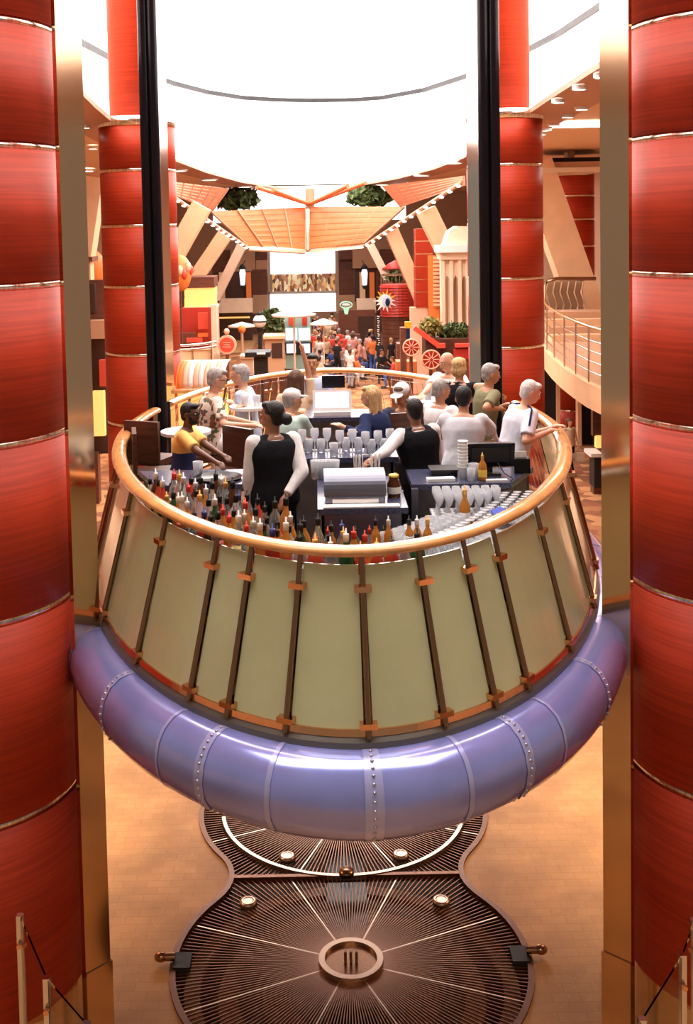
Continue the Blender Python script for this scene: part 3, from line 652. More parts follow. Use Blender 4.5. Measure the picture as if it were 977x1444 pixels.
for nm, xs, lab in (('left', (305, 356, 342), 'left'), ('right', (503, 530, 514), 'right')):
    a, c, lx = xs
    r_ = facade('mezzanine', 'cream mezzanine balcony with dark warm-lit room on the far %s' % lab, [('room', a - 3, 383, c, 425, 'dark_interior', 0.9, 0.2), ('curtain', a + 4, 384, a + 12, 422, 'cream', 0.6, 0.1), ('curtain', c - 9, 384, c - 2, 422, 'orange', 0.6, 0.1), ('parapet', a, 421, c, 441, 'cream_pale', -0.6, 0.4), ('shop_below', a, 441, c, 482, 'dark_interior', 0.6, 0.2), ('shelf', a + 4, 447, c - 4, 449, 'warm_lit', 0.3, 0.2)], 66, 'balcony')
    p = at_y(lx, 392, 64); l_ = empty('lantern', p - Vector((0, 0, 0.5)), 'glowing white lantern hanging on the far %s mezzanine' % lab, 'lantern', 'mezzanine lanterns')
    b = B(); b.lathe([(0, -.45), (.13, -.4), (.18, .3), (.12, .5), (0, .55)], p, 10); b.build('glass', 'screen', l_)
    b = B(); b.lathe([(.1, .5), (.22, .52), (.1, .75), (0, .8)], p, 10); b.build('cap', 'black_matte', l_)
    b = B(); b.lathe([(0, -.65), (.1, -.6), (.16, -.42), (0, -.4)], p, 10); b.build('foot', 'black_matte', l_)
    b = B(); b.tube([p + Vector((0, 0, .75)), Vector((p.x, 66.95, p.z + .9))], 0.03, 6); b.build('bracket', 'black_matte', l_)
# ---- left side shops
facade('balcony_box', 'box balcony with dark fascia and glowing yellow panels on the left', [('fascia', 260, 391, 302, 406, 'brown_panel', 0, 1.5), ('lit_panel', 260, 406, 280, 419, 'warm_lit', 0.05, 1.2), ('lit_panel', 281, 406, 302, 419, 'warm_lit', 0.05, 1.2), ('lit_panel', 260, 420, 280, 433, 'warm_lit', 0.05, 1.2), ('lit_panel', 281, 420, 302, 433, 'warm_lit', 0.05, 1.2), ('sill', 258, 433, 304, 436, 'cream_pale', -0.1, 1.5)], 38)
facade('red_shop', 'red-brown shop front with pink sign below the yellow panels', [('back_wall', 236, 434, 305, 500, 'red_paint', 0.8, 0.2), ('pillar', 298, 430, 306, 500, 'cream_pale', 0.0, 0.4), ('sign', 279, 441, 293, 464, 'red_bright', 0.3, 0.1), ('sign', 279, 470, 293, 475, 'orange', 0.3, 0.1), ('display_case', 250, 470, 276, 486, 'brown_panel', 0.3, 0.4), ('goods', 263, 477, 285, 483, 'red_bright', 0.1, 0.3)], 36)
# curved rails in front of the red shop
rr = empty('curved_railing', at_y(275, 505, 30), 'low curved steel railing in front of the red shop', 'railing')
for yy in (487, 493):
    b = B(); b.tube([at_y(238 + 66 * u, yy + 4 * (1 - (2 * u - 1) ** 2) * 0.5 - 5 * u, 30 + 1.5 * u) for u in [k / 10 for k in range(11)]], 0.035, 6); b.build('rail', 'chrome', rr)
b = B(); b.prism([at_y(238, 497, 30), at_y(300, 492, 31.5), at_y(300, 506, 31.5), at_y(238, 512, 30)], (0, 0.15, 0)); b.build('kerb', 'cream', rr)
for u in (0.1, 0.5, 0.9):
    p = at_y(238 + 66 * u, 487 - 5 * u + 2, 30 + 1.5 * u); b = B(); b.tube([p, Vector((p.x, p.y, 0))], 0.03, 6); b.build('post', 'chrome', rr)
# striped awning
AY = 21.0; aw = empty('striped_awning', at_y(282, 545, AY), 'orange and cream striped barrel awning behind the seated guests', 'awning')
a0, a1 = at_y(252, 545, AY), at_y(318, 536, AY); rad = a0.z - at_y(252, 508, AY).z; rad = abs(rad)
for k in range(9):
    b = B(); sec = []
    for u in (k / 9, (k + 0.96) / 9):
        p = a0.lerp(a1, u); p = Vector((p.x, p.y, a0.z)); sec.append([p + Vector((rad * 0.55 * (1 - math.cos(t)) * 0.4, -rad * 0.6 * math.cos(t), rad * math.sin(t))) for t in [math.pi / 2 * j / 7 for j in range(8)]])
    n8 = 8; b.add(sec[0] + sec[1], [(j, j + 1, n8 + j + 1, n8 + j) for j in range(7)], True)
    o = b.build('awning_panel', 'orange' if k == 0 else ('peach' if k % 2 else 'white'), aw); sm = o.modifiers.new('t', 'SOLIDIFY'); sm.thickness = 0.02
b = B(); b.prism([a0 + Vector((0, -rad * .6, 0))] + [a0 + Vector((rad * 0.22 * (1 - math.cos(t)), -rad * 0.6 * math.cos(t), rad * math.sin(t))) for t in [math.pi / 2 * j / 7 for j in range(8)]] + [a0 + Vector((0, 0, 0))], (-0.02, 0, 0)); b.build('end_panel', 'orange', aw)
b = B(); b.bx(a0.x - .02, a1.x, AY - 0.05, AY + 0.5, 0, a0.z - 0.03); b.build('kiosk_body', 'warm_lit', aw)
b = B(); b.bx(a0.x - .1, a1.x + .05, AY - rad * .6 - .08, AY + 0.5, a0.z - 0.08, a0.z - 0.02); b.build('counter_edge', 'rail_wood', aw)
# orange balloon
p = at_y(254, 385, 34); bl = empty('orange_balloon', (p.x, p.y, 0), 'round orange balloon decoration with red patches on the left', 'balloon'); rb_ = 26 / F * 34
b = B(); b.ell(p, (rb_ * .62, rb_ * .62, rb_), seg=20, rows=14); e_ = b.build('envelope', 'orange', bl)
for k in range(5):
    a = -1.9 + k * 0.42; b = B(); q = p + Vector((math.cos(a) * rb_ * .58, math.sin(a) * rb_ * .58, rb_ * (0.35 - 0.2 * (k % 3)))); b.ell(q, (.10, .10, .16), seg=8, rows=6); b.build('patch', 'peach' if k % 2 else 'red_bright', e_)
b = B(); b.tube([p, Vector((p.x, p.y, 0))], 0.03, 6); b.build('pole', 'brown_panel', bl)
p = at_y(132, 378, 34); bl = empty('orange_lantern_ball', (p.x, p.y, 0), 'orange ball decoration beside the left red pillar', 'balloon'); b = B(); b.ell(p, (.34, .34, .55)); b.build('envelope', 'orange', bl); b = B(); b.tube([p, Vector((p.x, p.y, 0))], 0.03, 6); b.build('pole', 'brown_panel', bl)
# things seen between the left pillar and its fin
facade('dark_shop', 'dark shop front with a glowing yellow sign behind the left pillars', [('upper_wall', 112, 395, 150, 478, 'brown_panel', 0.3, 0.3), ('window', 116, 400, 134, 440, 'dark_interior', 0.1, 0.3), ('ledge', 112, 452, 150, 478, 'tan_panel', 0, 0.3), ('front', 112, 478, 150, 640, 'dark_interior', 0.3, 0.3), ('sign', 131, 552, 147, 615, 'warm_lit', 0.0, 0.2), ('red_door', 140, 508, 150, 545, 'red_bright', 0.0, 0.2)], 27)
# round red sign
p = at_y(320, 486, 31); s_ = empty('round_sign', (p.x, p.y, 0), 'round red and peach sign on a post with a small ball on top', 'sign')
b = B(); b.cyl(p + Vector((0, 0.05, 0)), p + Vector((0, -0.05, 0)), 13.5 / F * 31, seg=28); b.build('rim', 'peach', s_)
b = B(); b.cyl(p + Vector((0, 0.02, 0)), p + Vector((0, -0.06, 0)), 10.5 / F * 31, seg=28); d_ = b.build('disc', 'red_bright', s_)
for k in range(3):
    b = B(); b.box(p + Vector((0, -0.065, 0.06 - 0.06 * k)), (0.22 - 0.05 * (k % 2), 0.01, 0.02)); b.build('lettering', 'peach', d_)
b = B(); b.ell(p + Vector((0, 0, 0.36)), (.08, .08, .09)); b.build('finial', 'peach', s_)
b = B(); b.tube([p, Vector((p.x, p.y, 0))], 0.05, 8); b.build('post', 'brown_panel', s_)
p = at_y(341, 464, 40); s_ = empty('orange_ball_lamp', (p.x, p.y, 0), 'orange ball on a tall post behind the round red sign', 'lamp'); b = B(); b.ell(p, (.14, .14, .15)); b.build('ball', 'orange', s_); b = B(); b.tube([p, Vector((p.x, p.y, 0))], 0.05, 8); b.build('post', 'tan_panel', s_)
# globe street lamp
p = at_y(366, 453, 32); s_ = empty('globe_lamp', (p.x, p.y, 0), 'black street lamp with a white globe in front of a dark tree', 'lamp')
b = B(); b.ell(p, (.19, .19, .19), seg=18, rows=11); b.build('globe', 'white', s_)
b = B(); ring(b, p.x, p.y, .185, .2, p.z - 0.02, p.z + 0.012, 20); b.lathe([(0, .17), (.09, .17), (.05, .25), (0, .28)], p, 12); b.lathe([(0, -.28), (.06, -.28), (.1, -.17), (0, -.16)], p, 12); b.build('cap_and_band', 'black_matte', s_)
b = B(); b.tube([p - Vector((0, 0, .2)), Vector((p.x, p.y, 2.8)), Vector((p.x, p.y, 0))], [0.045, 0.07, 0.09], 10); b.build('pole', 'black_matte', s_)
facade('black_stand', 'black draped stand with a white top in front of the globe lamp', [('body', 358, 505, 377, 530, 'black_matte', 0, 0.5), ('top', 345, 497, 381, 504, 'black_matte', -0.1, 0.7), ('sheet', 362, 498, 374, 500, 'white', -0.2, 0.3)], 26, 'stand')
facade('cream_kiosk_box', 'small cream counter left of the black stand', [('body', 340, 505, 357, 530, 'cream_pale', 0, 0.5), ('top', 338, 502, 358, 506, 'tan_panel', -0.05, 0.6)], 27, 'counter')
leaves('dark_tree', 'dark leafy tree behind the globe lamp', (384, 455), (17, 22), 38, 420, 'leaf', cat='tree', size=0.16)
def parasol(label, cx, ytop, ybot, w, Y):
    p = at_y(cx, ybot, Y); q = at_y(cx, ytop, Y); r = w / 2 / F * Y; h = q.z - p.z
    s_ = empty('white_parasol', (p.x, p.y, 0), label, 'parasol', 'white cafe parasols')
    b = B(); b.lathe([(0, h), (r * .08, h * .97), (r * .5, h * .5), (r, 0), (r * .97, -0.06), (0, h * .6)], p, 16); b.build('canopy', 'white', s_)
    b = B(); b.tube([q, Vector((p.x, p.y, 0))], 0.035, 6); b.build('pole', 'cream_pale', s_)
parasol('white cafe parasol left of the globe lamp', 341, 454, 459, 40, 44)
parasol('large white parasol over the blue-green screen kiosk', 414, 435, 443, 64, 35)
parasol('white cafe parasol right of the screen kiosk', 456, 449, 456, 42, 48)
parasol('white cafe parasol partly behind the dark tree', 396, 443, 452, 26, 50)
# screen kiosk
k_ = facade('screen_kiosk', 'tall blue-green glass kiosk with two screens behind the raised hand', [('body', 402, 447, 438, 520, 'blue_green', 0, 0.8), ('glass_front', 403, 463, 419, 480, 'screen', -0.03, 0.05), ('glass_front', 421, 463, 437, 480, 'screen', -0.03, 0.05), ('frame', 402, 483, 440, 500, 'black_matte', -0.06, 0.08), ('screen', 404, 485, 417, 498, 'screen', -0.1, 0.05), ('screen', 424, 485, 437, 498, 'screen', -0.1, 0.05), ('red_emblem', 407, 447, 414, 459, 'red_bright', -0.05, 0.06), ('red_emblem', 426, 447, 433, 459, 'red_paint', -0.05, 0.06)], 36, 'kiosk')
# wooden booth left of kiosk
facade('wooden_booth', 'light wooden booth behind the black stand', [('body', 374, 478, 400, 528, 'tan_panel', 0, 0.8), ('roof', 371, 474, 402, 478, 'cream', -0.1, 1.0), ('opening', 383, 484, 398, 505, 'dark_interior', -0.03, 0.1)], 34, 'booth')
# ---- right side shops
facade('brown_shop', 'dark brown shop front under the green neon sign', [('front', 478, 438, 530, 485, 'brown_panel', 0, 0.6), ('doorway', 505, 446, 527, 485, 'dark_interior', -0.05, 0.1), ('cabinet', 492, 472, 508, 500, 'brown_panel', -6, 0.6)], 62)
p = at_y(488, 430, 60); s_ = empty('neon_sign', p - Vector((0, 0, .7)), 'oval green neon sign on the brown shop front', 'sign')
b = B(); ring_pts = [p + Vector((math.cos(a) * .32, 0, math.sin(a) * .17)) for a in [2 * math.pi * k / 20 for k in range(20)]]; b.tube(ring_pts, 0.035, 6, closed=True); b.build('outer_tube', 'neon', s_)
b = B(); b.ell(p, (.22, .04, .09)); b.build('centre', 'white', s_)
b = B(); b.prism([p + Vector((-.15, .02, -.18)), p + Vector((.15, .02, -.18)), p + Vector((.08, .02, -.5)), p + Vector((-.08, .02, -.5))], (0, -.03, 0)); b.build('tail', 'neon', s_)
b = B(); b.tube([p + Vector((0, .1, 0)), Vector((p.x, 62.1, p.z))], 0.03, 6); b.build('bracket', 'black_matte', s_)
# red tower shop
tw = empty('red_tower_shop', (at_y(565, 480, 52).x, 52, 0), 'rounded red clapboard shop tower with railing on top', 'shop')
xl, xr = at_y(541, 440, 50).x, at_y(588, 440, 50).x; cxx = (xl + xr) / 2; rr_ = (xr - xl) / 2
zt, zm = at_y(565, 404, 50).z, at_y(565, 450, 50).z
nb = 11; cxx_t, rr_t = cxx, rr_
for k in range(nb):
    z1 = zt - (zt - zm) * k / nb; z0 = zt - (zt - zm) * (k + 1) / nb; b = B(); b.lathe([(0, z0), (rr_ + 0.05, z0), (rr_, z1), (0, z1)], (cxx, 52, 0), 28, False); b.build('clapboard', 'red_paint', tw)
b = B(); b.lathe([(0, 0), (rr_ * .95, 0), (rr_ * .95, zm), (0, zm)], (cxx, 52, 0), 28, False); b.build('lower_wall', 'dark_interior', tw)
for k in range(12):
    z0 = zm * (k + .2) / 12; b = B(); b.lathe([(rr_ * .9, z0), (rr_ * .98, z0), (rr_ * .98, z0 + zm / 14), (rr_ * .9, z0 + zm / 14)], (cxx, 52, 0), 24, False); b.build('slat', 'brown_panel', tw)
b = B(); ring(b, cxx, 52, rr_ - .04, rr_, zt + .42, zt + .46, 28); b.build('railing', 'chrome', tw)
for k in range(14):
    a = math.pi + math.pi * k / 13; b = B(); b.tube([(cxx + math.cos(a) * rr_ * .98, 52 + math.sin(a) * rr_ * .98, zt), (cxx + math.cos(a) * rr_ * .98, 52 + math.sin(a) * rr_ * .98, zt + .44)], 0.014, 5); b.build('baluster', 'chrome', tw)
p = at_y(558, 378, 56); s_ = empty('red_parasol', (p.x, 56, 0), 'small red parasol above the red tower shop', 'parasol'); b = B(); b.lathe([(0, .42), (.8, 0), (.76, -.05), (0, .3)], p, 12); b.build('canopy', 'red_paint', s_); b = B(); b.tube([p + Vector((0, 0, .3)), (p.x, 56, 0)], .04, 6); b.build('pole', 'brown_panel', s_)
leaves('potted_bush', 'green bush under the small red parasol', (556, 390), (13, 8), 55, 120, 'leaf', size=0.2)
# sun sign and vertical board
p = at_y(543, 424, 47); s_ = empty('sun_sign', (p.x, 47, p.z - .6), 'sun-shaped sign with orange rays and a blue moon face', 'sign')
b = B(); b.cyl(p + Vector((0, .06, 0)), p + Vector((0, -.04, 0)), .27, seg=24); b.build('disc', 'white', s_)
b = B(); b.ell(p + Vector((.05, -.06, -.02)), (.17, .05, .24)); b.build('face', 'c_ltblue', s_)
b = B(); b.ell(p + Vector((.09, -.09, -.06)), (.10, .05, .17)); b.build('moon', 'c_navy', s_)
for k in range(14):
    a = 2 * math.pi * k / 14; u = Vector((math.cos(a), 0, math.sin(a))); v_ = Vector((-u.z, 0, u.x)); L = .52 if k % 2 else .42
    b = B(); b.prism([p + u * .26 + v_ * .05, p + u * .26 - v_ * .05, p + u * L], (0, -.03, 0)); b.build('ray', 'yellow_plastic' if 0 < a < math.pi else 'white', s_)
b = B(); b.tube([p + Vector((0, .05, 0)), (p.x + .5, 51.5, p.z)], .03, 6); b.build('bracket', 'black_matte', s_)
q0, q1 = at_y(530, 445, 47), at_y(537, 488, 47); s_ = empty('vertical_sign', (q0.x, 47, 0), 'tall black vertical sign board with white lettering below the sun sign', 'sign')
b = B(); b.bx(q0.x, q1.x, 47, 47.1, q1.z, q0.z); bd = b.build('board', 'black_matte', s_)
for k in range(7):
    z = q0.z - (q0.z - q1.z) * (k + .5) / 7; xm = (q0.x + q1.x) / 2
    for dz, ww in ((.05, .10), (-.03, .07)):
        b = B(); b.box((xm + random.uniform(-.02, .02), 46.985, z + dz), (ww, .02, .035), Matrix.Rotation(random.uniform(-.5, .5), 3, 'Y')); b.build('lettering', 'white', bd)
b = B(); b.bx(q0.x + .05, q0.x + .12, 47, 47.1, 0, q1.z); b.build('post', 'black_matte', s_)
# red panelled tower
tw = empty('red_panel_tower', (at_y(600, 400, 44).x, 44, 0), 'dark red panelled tower between two slanted struts', 'tower')
yy = [322, 340, 358, 376, 394, 412, 434]
for k in range(6):
    b = B(); pbox(b, 586, yy[k] + .7, 611, yy[k + 1] - .7, 44, 0.8); b.build('red_panel', 'red_wood', tw)
b = B(); pbox(b, 587, 322, 610, 434, 44.05, 0.7); b.build('core', 'band_steel', tw)
b = B(); pbox(b, 587, 434, 610, 1495, 44.05, 0.7); b.build('base', 'peach', tw)
# slatted screen behind
ls = empty('slatted_screen', (at_y(617, 400, 42).x, 42.5, 0), 'warm lit horizontal slat screen beside the white arched facade', 'screen')
for k in range(13):
    b = B(); pbox(b, 611, 362 + k * 5.5, 626, 365.5 + k * 5.5, 42.5, 0.1); b.build('slat', 'cream', ls)
b = B(); pbox(b, 611, 360, 626, 1490, 42.7, 0.1); b.build('back', 'orange', ls)
# white arched facade
wf = empty('arched_facade', (at_y(640, 450, 34).x, 34, 0), 'white facade with cornice and pointed arches beside the right lift pole', 'facade')
YF = 34
b = B(); q = [at_y(x, y, YF) for x, y in ((627, 346), (634, 326), (645, 319), (668, 319), (668, 346))]; b.prism(q, (0, 1.0, 0)); b.build('pediment', 'cream_pale', wf)
b = B(); pbox(b, 618, 346, 668, 356, YF - .25, 1.2); b.build('cornice', 'white', wf)
b = B(); pbox(b, 621, 356, 668, 366, YF - .1, 1.0); b.build('frieze', 'cream_pale', wf)
for x in (625, 636.5, 648.5, 660):
    b = B(); pbox(b, x - 2.6, 366, x + 2.6, 470, YF - .05, 0.4); b.build('column', 'cream_pale', wf)
for x in (630.7, 642.5, 654.3):
    c = [at_y(xx, y_, YF + .05) for xx, y_ in ((x - 6, 366), (x + 6, 366), (x + 6, 400), (x + 3.2, 400), (x + 3.0, 395), (x, 388), (x - 3.0, 395), (x - 3.2, 400), (x - 6, 400))]
    b = B(); b.add(c + [p + Vector((0, .2, 0)) for p in c], [(0, 1, 2, 3, 4, 5), (0, 5, 6, 7, 8), (9, 14, 13, 12, 11, 10), (9, 17, 16, 15, 14)] + [(k, 9 + k, 9 + (k + 1) % 9, (k + 1) % 9) for k in range(9)]); b.build('arch', 'cream_pale', wf)
    b = B(); pbox(b, x - 4, 385, x + 4, 470, YF + .5, 0.1); b.build('niche', 'tan_panel', wf)
b = B(); pbox(b, 621, 470, 668, 1520, YF, .8); b.build('plinth', 'brown_panel', wf)
# planter wagon with spoked wheels
wg = empty('planter_wagon', (at_y(612, 500, 29).x, 29, 0), 'old red wagon with spoked wheels planted with bushes', 'wagon')
YW = 29
b = B(); b.prism([at_y(582, 465, YW), at_y(586, 460, YW), at_y(620, 484, YW), at_y(616, 490, YW)], (0, .3, 0)); b.build('shaft_beam', 'red_bright', wg)
b = B(); pbox(b, 616, 485, 628, 491, YW - .1, .8); b.build('side_rail', 'red_bright', wg); b = B(); pbox(b, 642, 485, 662, 490, YW - .1, .8); b.build('side_rail', 'red_bright', wg)
b = B(); pbox(b, 600, 478, 664, 506, YW + .1, 1.0); b.build('box', 'dark_wood', wg)
b = B(); pbox(b, 640, 492, 662, 506, YW, .1); b.build('tail_board', 'red_paint', wg)
for cx_, cy_, rp in ((580, 490, 11.5), (608, 507, 13)):
    c = at_y(cx_, cy_, YW - .3); r_ = rp / F * YW; w_ = None
    b = B(); b.tube([c + Vector((math.cos(a) * r_, 0, math.sin(a) * r_)) for a in [2 * math.pi * k / 24 for k in range(24)]], 0.022, 6, closed=True); w_ = b.build('wheel', 'peach', wg)
    for k in range(10):
        a = 2 * math.pi * k / 10; b = B(); b.tube([c, c + Vector((math.cos(a) * r_, 0, math.sin(a) * r_))], 0.012, 5); b.build('spoke', 'peach', w_)
    b = B(); b.cyl(c + Vector((0, .05, 0)), c + Vector((0, -.05, 0)), .04); b.cyl(c + Vector((0, .12, 0)), c + Vector((0, .06, 0)), r_ * .95, seg=24); b.build('hub', 'red_paint', w_)
    b = B(); b.tube([(c.x, c.y + .15, c.z), (c.x, c.y + .15, 0)], .05, 6); b.build('stand', 'brown_panel', wg)
c_ = at_y(605, 462, YW + .5)
for cpx, rpx, mm, nn_ in (((607, 462), (17, 15), 'leaf_pale', 500), ((642, 468), (24, 14), 'leaf', 650)):
    leaves('', '', cpx, rpx, YW + .6, nn_, mm, parent=wg, stem=False, size=0.09)
facade('terracotta_box', 'terracotta planter box left of the wagon wheels', [('box', 560, 485, 572, 508, 'brown_panel', 0, .6), ('box', 559, 510, 588, 527, 'canopy_wood', -1.5, .6)], 33, 'planter')
facade('yellow_toy_figure', 'small yellow lantern stand on the wagon front', [('lamp', 571, 454, 580, 463, 'yellow_plastic', 0, .15), ('stand', 573, 463, 578, 478, 'c_navy', 0.02, .12)], 30, 'lantern')
# ---- right balcony
bc = empty('curved_balcony', (7.4, 27, 3.0), 'curved cream balcony with steel railing right of the red pillar', 'balcony')
ed_px = [(764, 486), (768, 494), (778, 505), (792, 517), (808, 528), (826, 539), (846, 548), (880, 562)]
EB = [at_z(x, y, 3.5) for x, y in ed_px]
EB = EB + [Vector((6.0, 16, 3.5))]
rows = [[p, p + Vector((0, 0, -0.48)), p + Vector((0.12, 0, -0.48)), p + Vector((.12, 0, 0))] for p in EB]
b = B(); b.loft(rows, smooth=False); b.build('fascia', 'cream', bc)
poly = EB + [Vector((11, 16, 3.5)), Vector((11, 36, 3.5)), Vector((EB[0].x, 36, 3.5))]
b = B()
for k in range(len(EB) - 1): b.prism([EB[k] + Vector((.05, 0, -.02)), EB[k + 1] + Vector((.05, 0, -.02)), Vector((11, EB[k + 1].y, 3.48)), Vector((11, EB[k].y, 3.48))], (0, 0, -.4))
b.bx(EB[0].x, 11, EB[0].y, 36, 3.08, 3.48); b.build('slab', 'tan_panel', bc)
for dz, r_ in ((1.08, .035), (.82, .014), (.62, .014), (.42, .014), (.22, .014)):
    b = B(); b.tube([p + Vector((.06, 0, dz)) for p in EB], r_, 6); b.build('rail', 'rail_wood' if dz > 1 else 'chrome', bc)
for k in range(0, len(EB)):
    p = EB[k]; b = B(); b.tube([p + Vector((.06, 0, 0)), p + Vector((.06, 0, 1.08))], .022, 6); b.build('baluster', 'chrome', bc)
# stepped back edge of the balcony: inner screen of bent steel
sn = empty('steel_screen', (at_y(800, 420, 33).x, 33, 3.5), 'bent steel and glass screen at the back of the curved balcony', 'screen')
b = B(); b.tube([at_y(767, 455, 31.6), at_y(767, 405, 31.6), at_y(772, 396, 31.6), at_y(784, 393, 31.6), at_y(840, 393, 31.6)], .05, 8); b.build('top_rail', 'bronze', sn)
for k in range(6):
    x = 772 + k * 10; b = B(); b.tube([at_y(x, 396, 31.6), at_y(x - 3, 412, 31.7), at_y(x + 3, 430, 31.7), at_y(x - 1, 448, 31.6)], .035, 6); b.build('bent_bar', 'chrome', sn)
b = B(); pbox(b, 770, 396, 822, 450, 31.8, .05); b.build('glass', 'bronze_glass', sn)
for k in range(4):
    b = B(); z = 3.48 + .17 * (k + 1); b.bx(6.2, 10.9, 29.5 + k * .4, 31.5 + .1, 3.48 + .17 * k, z); b.build('step', 'tan_panel' if k % 2 else 'cream', bc)
# tall red panelled wall behind
tw = empty('red_panel_drum', (at_y(822, 400, 34).x, 35, 0), 'tall dark red panelled drum with thin steel bands at right', 'tower')
px0, px1 = at_y(785, 350, 34.8).x, at_y(842, 350, 34.8).x; cxx, rr_ = (px0 + px1) / 2, (px1 - px0) / 2
zz = [0] + [at_y(815, y, 34).z for y in (585, 440, 392, 348, 309, 275)] + [8.4]
for k in range(len(zz) - 1):
    b = B(); b.lathe([(0, zz[k] + .03), (rr_, zz[k] + .03), (rr_, zz[k + 1] - .03), (0, zz[k + 1] - .03)], (cxx, 35.2, 0), 40); o = b.build('red_panel', 'red_wood', tw)
    for p in o.data.polygons: p.use_smooth = abs(p.normal.z) < .5
    if k: b = B(); b.lathe([(0, zz[k] - .04), (rr_ - .01, zz[k] - .04), (rr_ - .01, zz[k] + .04), (0, zz[k] + .04)], (cxx, 35.2, 0), 40); b.build('steel_band', 'band_steel', tw)
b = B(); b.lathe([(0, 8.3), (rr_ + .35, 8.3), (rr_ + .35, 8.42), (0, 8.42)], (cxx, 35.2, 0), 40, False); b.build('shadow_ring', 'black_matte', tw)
# soffit steps at right
facade('lower_soffit', 'stepped cream soffit with a dark slot above the red drum', [('upper_band', 764, 228, 850, 236, 'cream', -1, 2), ('dark_slot', 775, 222, 850, 229, 'black_matte', -0.6, 2), ('lower_band', 766, 236, 850, 243, 'cream_pale', -1.4, 2.4), ('hanger', 800, 190, 810, 223, 'cream', 0, .5)], 34, 'soffit', ground=False)
# posts and doors below the balcony
facade('doorway', 'dark doorway with a cream post below the curved balcony', [('post', 815, 540, 820, 655, 'cream', 0, .3), ('opening', 820, 545, 838, 655, 'black_matte', .3, .1), ('jamb', 838, 555, 842, 655, 'dark_wood', 0, .3), ('dark_panel', 768, 500, 786, 650, 'black_matte', .4, .2), ('bright_jamb', 785, 515, 790, 650, 'cream', .3, .2)], 33, 'door')
facade('podium_desk', 'dark podium desk with a small lamp under the balcony at right', [('body', 838, 645, 850, 688, 'black_matte', 0, .5), ('top', 833, 640, 850, 645, 'white', -.1, .7), ('lamp', 841, 615, 850, 632, 'warm_lit', .1, .2), ('frame', 836, 570, 850, 615, 'dark_wood', .2, .2)], 27, 'desk')
# ================================================================== glass screens at the foot of the near pillars
for side, pts in (('left', [(28, 1290), (66, 1378), (122, 1442)]), ('right', [(979, 1296), (962, 1345), (905, 1436)])):
    ZT = 1.8; P_ = [at_z(x, y, ZT) for x, y in pts]
    r_ = empty('glass_screen', (P_[1].x, P_[1].y, 0), 'low frameless glass screen with steel posts at the foot of the %s pillar' % side, 'railing', 'glass screens at the pillars')
    P_.append(P_[-1] + (P_[-1] - P_[-2]) * 1.0)
    for k, p in enumerate(P_):
        if k < 3:
            b = B(); b.box((p.x, p.y, ZT / 2), (0.045, 0.045, ZT)); po = b.build('post', 'chrome', r_)
            b = B(); b.cyl((p.x, p.y - .03, ZT - .2), (p.x, p.y - .06, ZT - .2), .018); b.build('clamp', 'copper', po)
    for k in range(3):
        p, q = P_[k].lerp(P_[k + 1], .04), P_[k].lerp(P_[k + 1], .96); d = (q - p).normalized(); nn = Vector((-d.y, d.x, 0)) * .006
        b = B(); b.prism([Vector((p.x, p.y, .08)) - nn, Vector((q.x, q.y, .08)) - nn, Vector((q.x, q.y, ZT - .01)) - nn, Vector((p.x, p.y, ZT - .01)) - nn], nn * 2); b.build('glass_pane', 'clear_glass', r_)

# ================================================================== counters
ZC = 4.57
def counter(name, label, poly, ztop, th=0.045, panel_m='counter_panel', top_m='granite', over=0.05):
    P_ = [Vector((x, y, ztop - th)) for x, y in poly]; c = sum(P_, Vector()) / len(P_)
    r_ = empty(name, (c.x, c.y, ZP), label, 'counter')
    b = B(); b.prism(P_, (0, 0, th)); b.build('worktop', top_m, r_)
    Q = [c + (p - c) * (1 - over / max((p - c).length, .1)) for p in P_]
    n = len(Q)
    for k in range(n):
        p, q = Q[k], Q[(k + 1) % n]; d = (q - p).normalized(); nn = Vector((-d.y, d.x, 0)) * .02
        b = B(); a_, c_ = Vector((p.x, p.y, ZP + .04)), Vector((q.x, q.y, ZP + .04)); h = Vector((0, 0, ztop - th - ZP - .04))
        b.prism([a_, c_, c_ + h, a_ + h], nn); b.build('panel', panel_m, r_)
    b = B(); b.prism([Vector((p.x, p.y, ZP)) for p in Q], (0, 0, .05)); b.build('plinth', 'black_matte', r_)
    return r_
rcn = counter('bar_counter', 'dark granite bar counter on the right carrying the register', [(0.74, 8.78), (1.52, 8.78), (1.80, 9.34), (0.74, 9.34)], ZC)
b = B(); b.box((0.76, 8.76, (ZP + ZC) / 2), (.05, .05, ZC - ZP - .05)); b.build('corner_post', 'grey_steel', rcn)
counter('bar_counter', 'dark granite bar counter on the left under the round tray', [(-1.28, 8.92), (-0.60, 8.92), (-0.60, 9.48), (-1.50, 9.48)], ZC)
cw = counter('service_station', 'steel service station with granite top in the middle of the bar', [(0.0, 8.16), (0.66, 8.16), (0.66, 9.22), (0.0, 9.22)], 4.545, panel_m='grey_steel')
counter('guest_counter', 'granite guest counter crowded with glasses in the bar centre', [(-0.25, 9.62), (0.70, 9.62), (0.70, 10.02), (-0.25, 10.02)], 4.62)
counter('far_counter', 'narrow far bar counter holding the white register', [(-0.10, 11.45), (0.62, 11.45), (0.62, 11.95), (-0.10, 11.95)], 4.66)
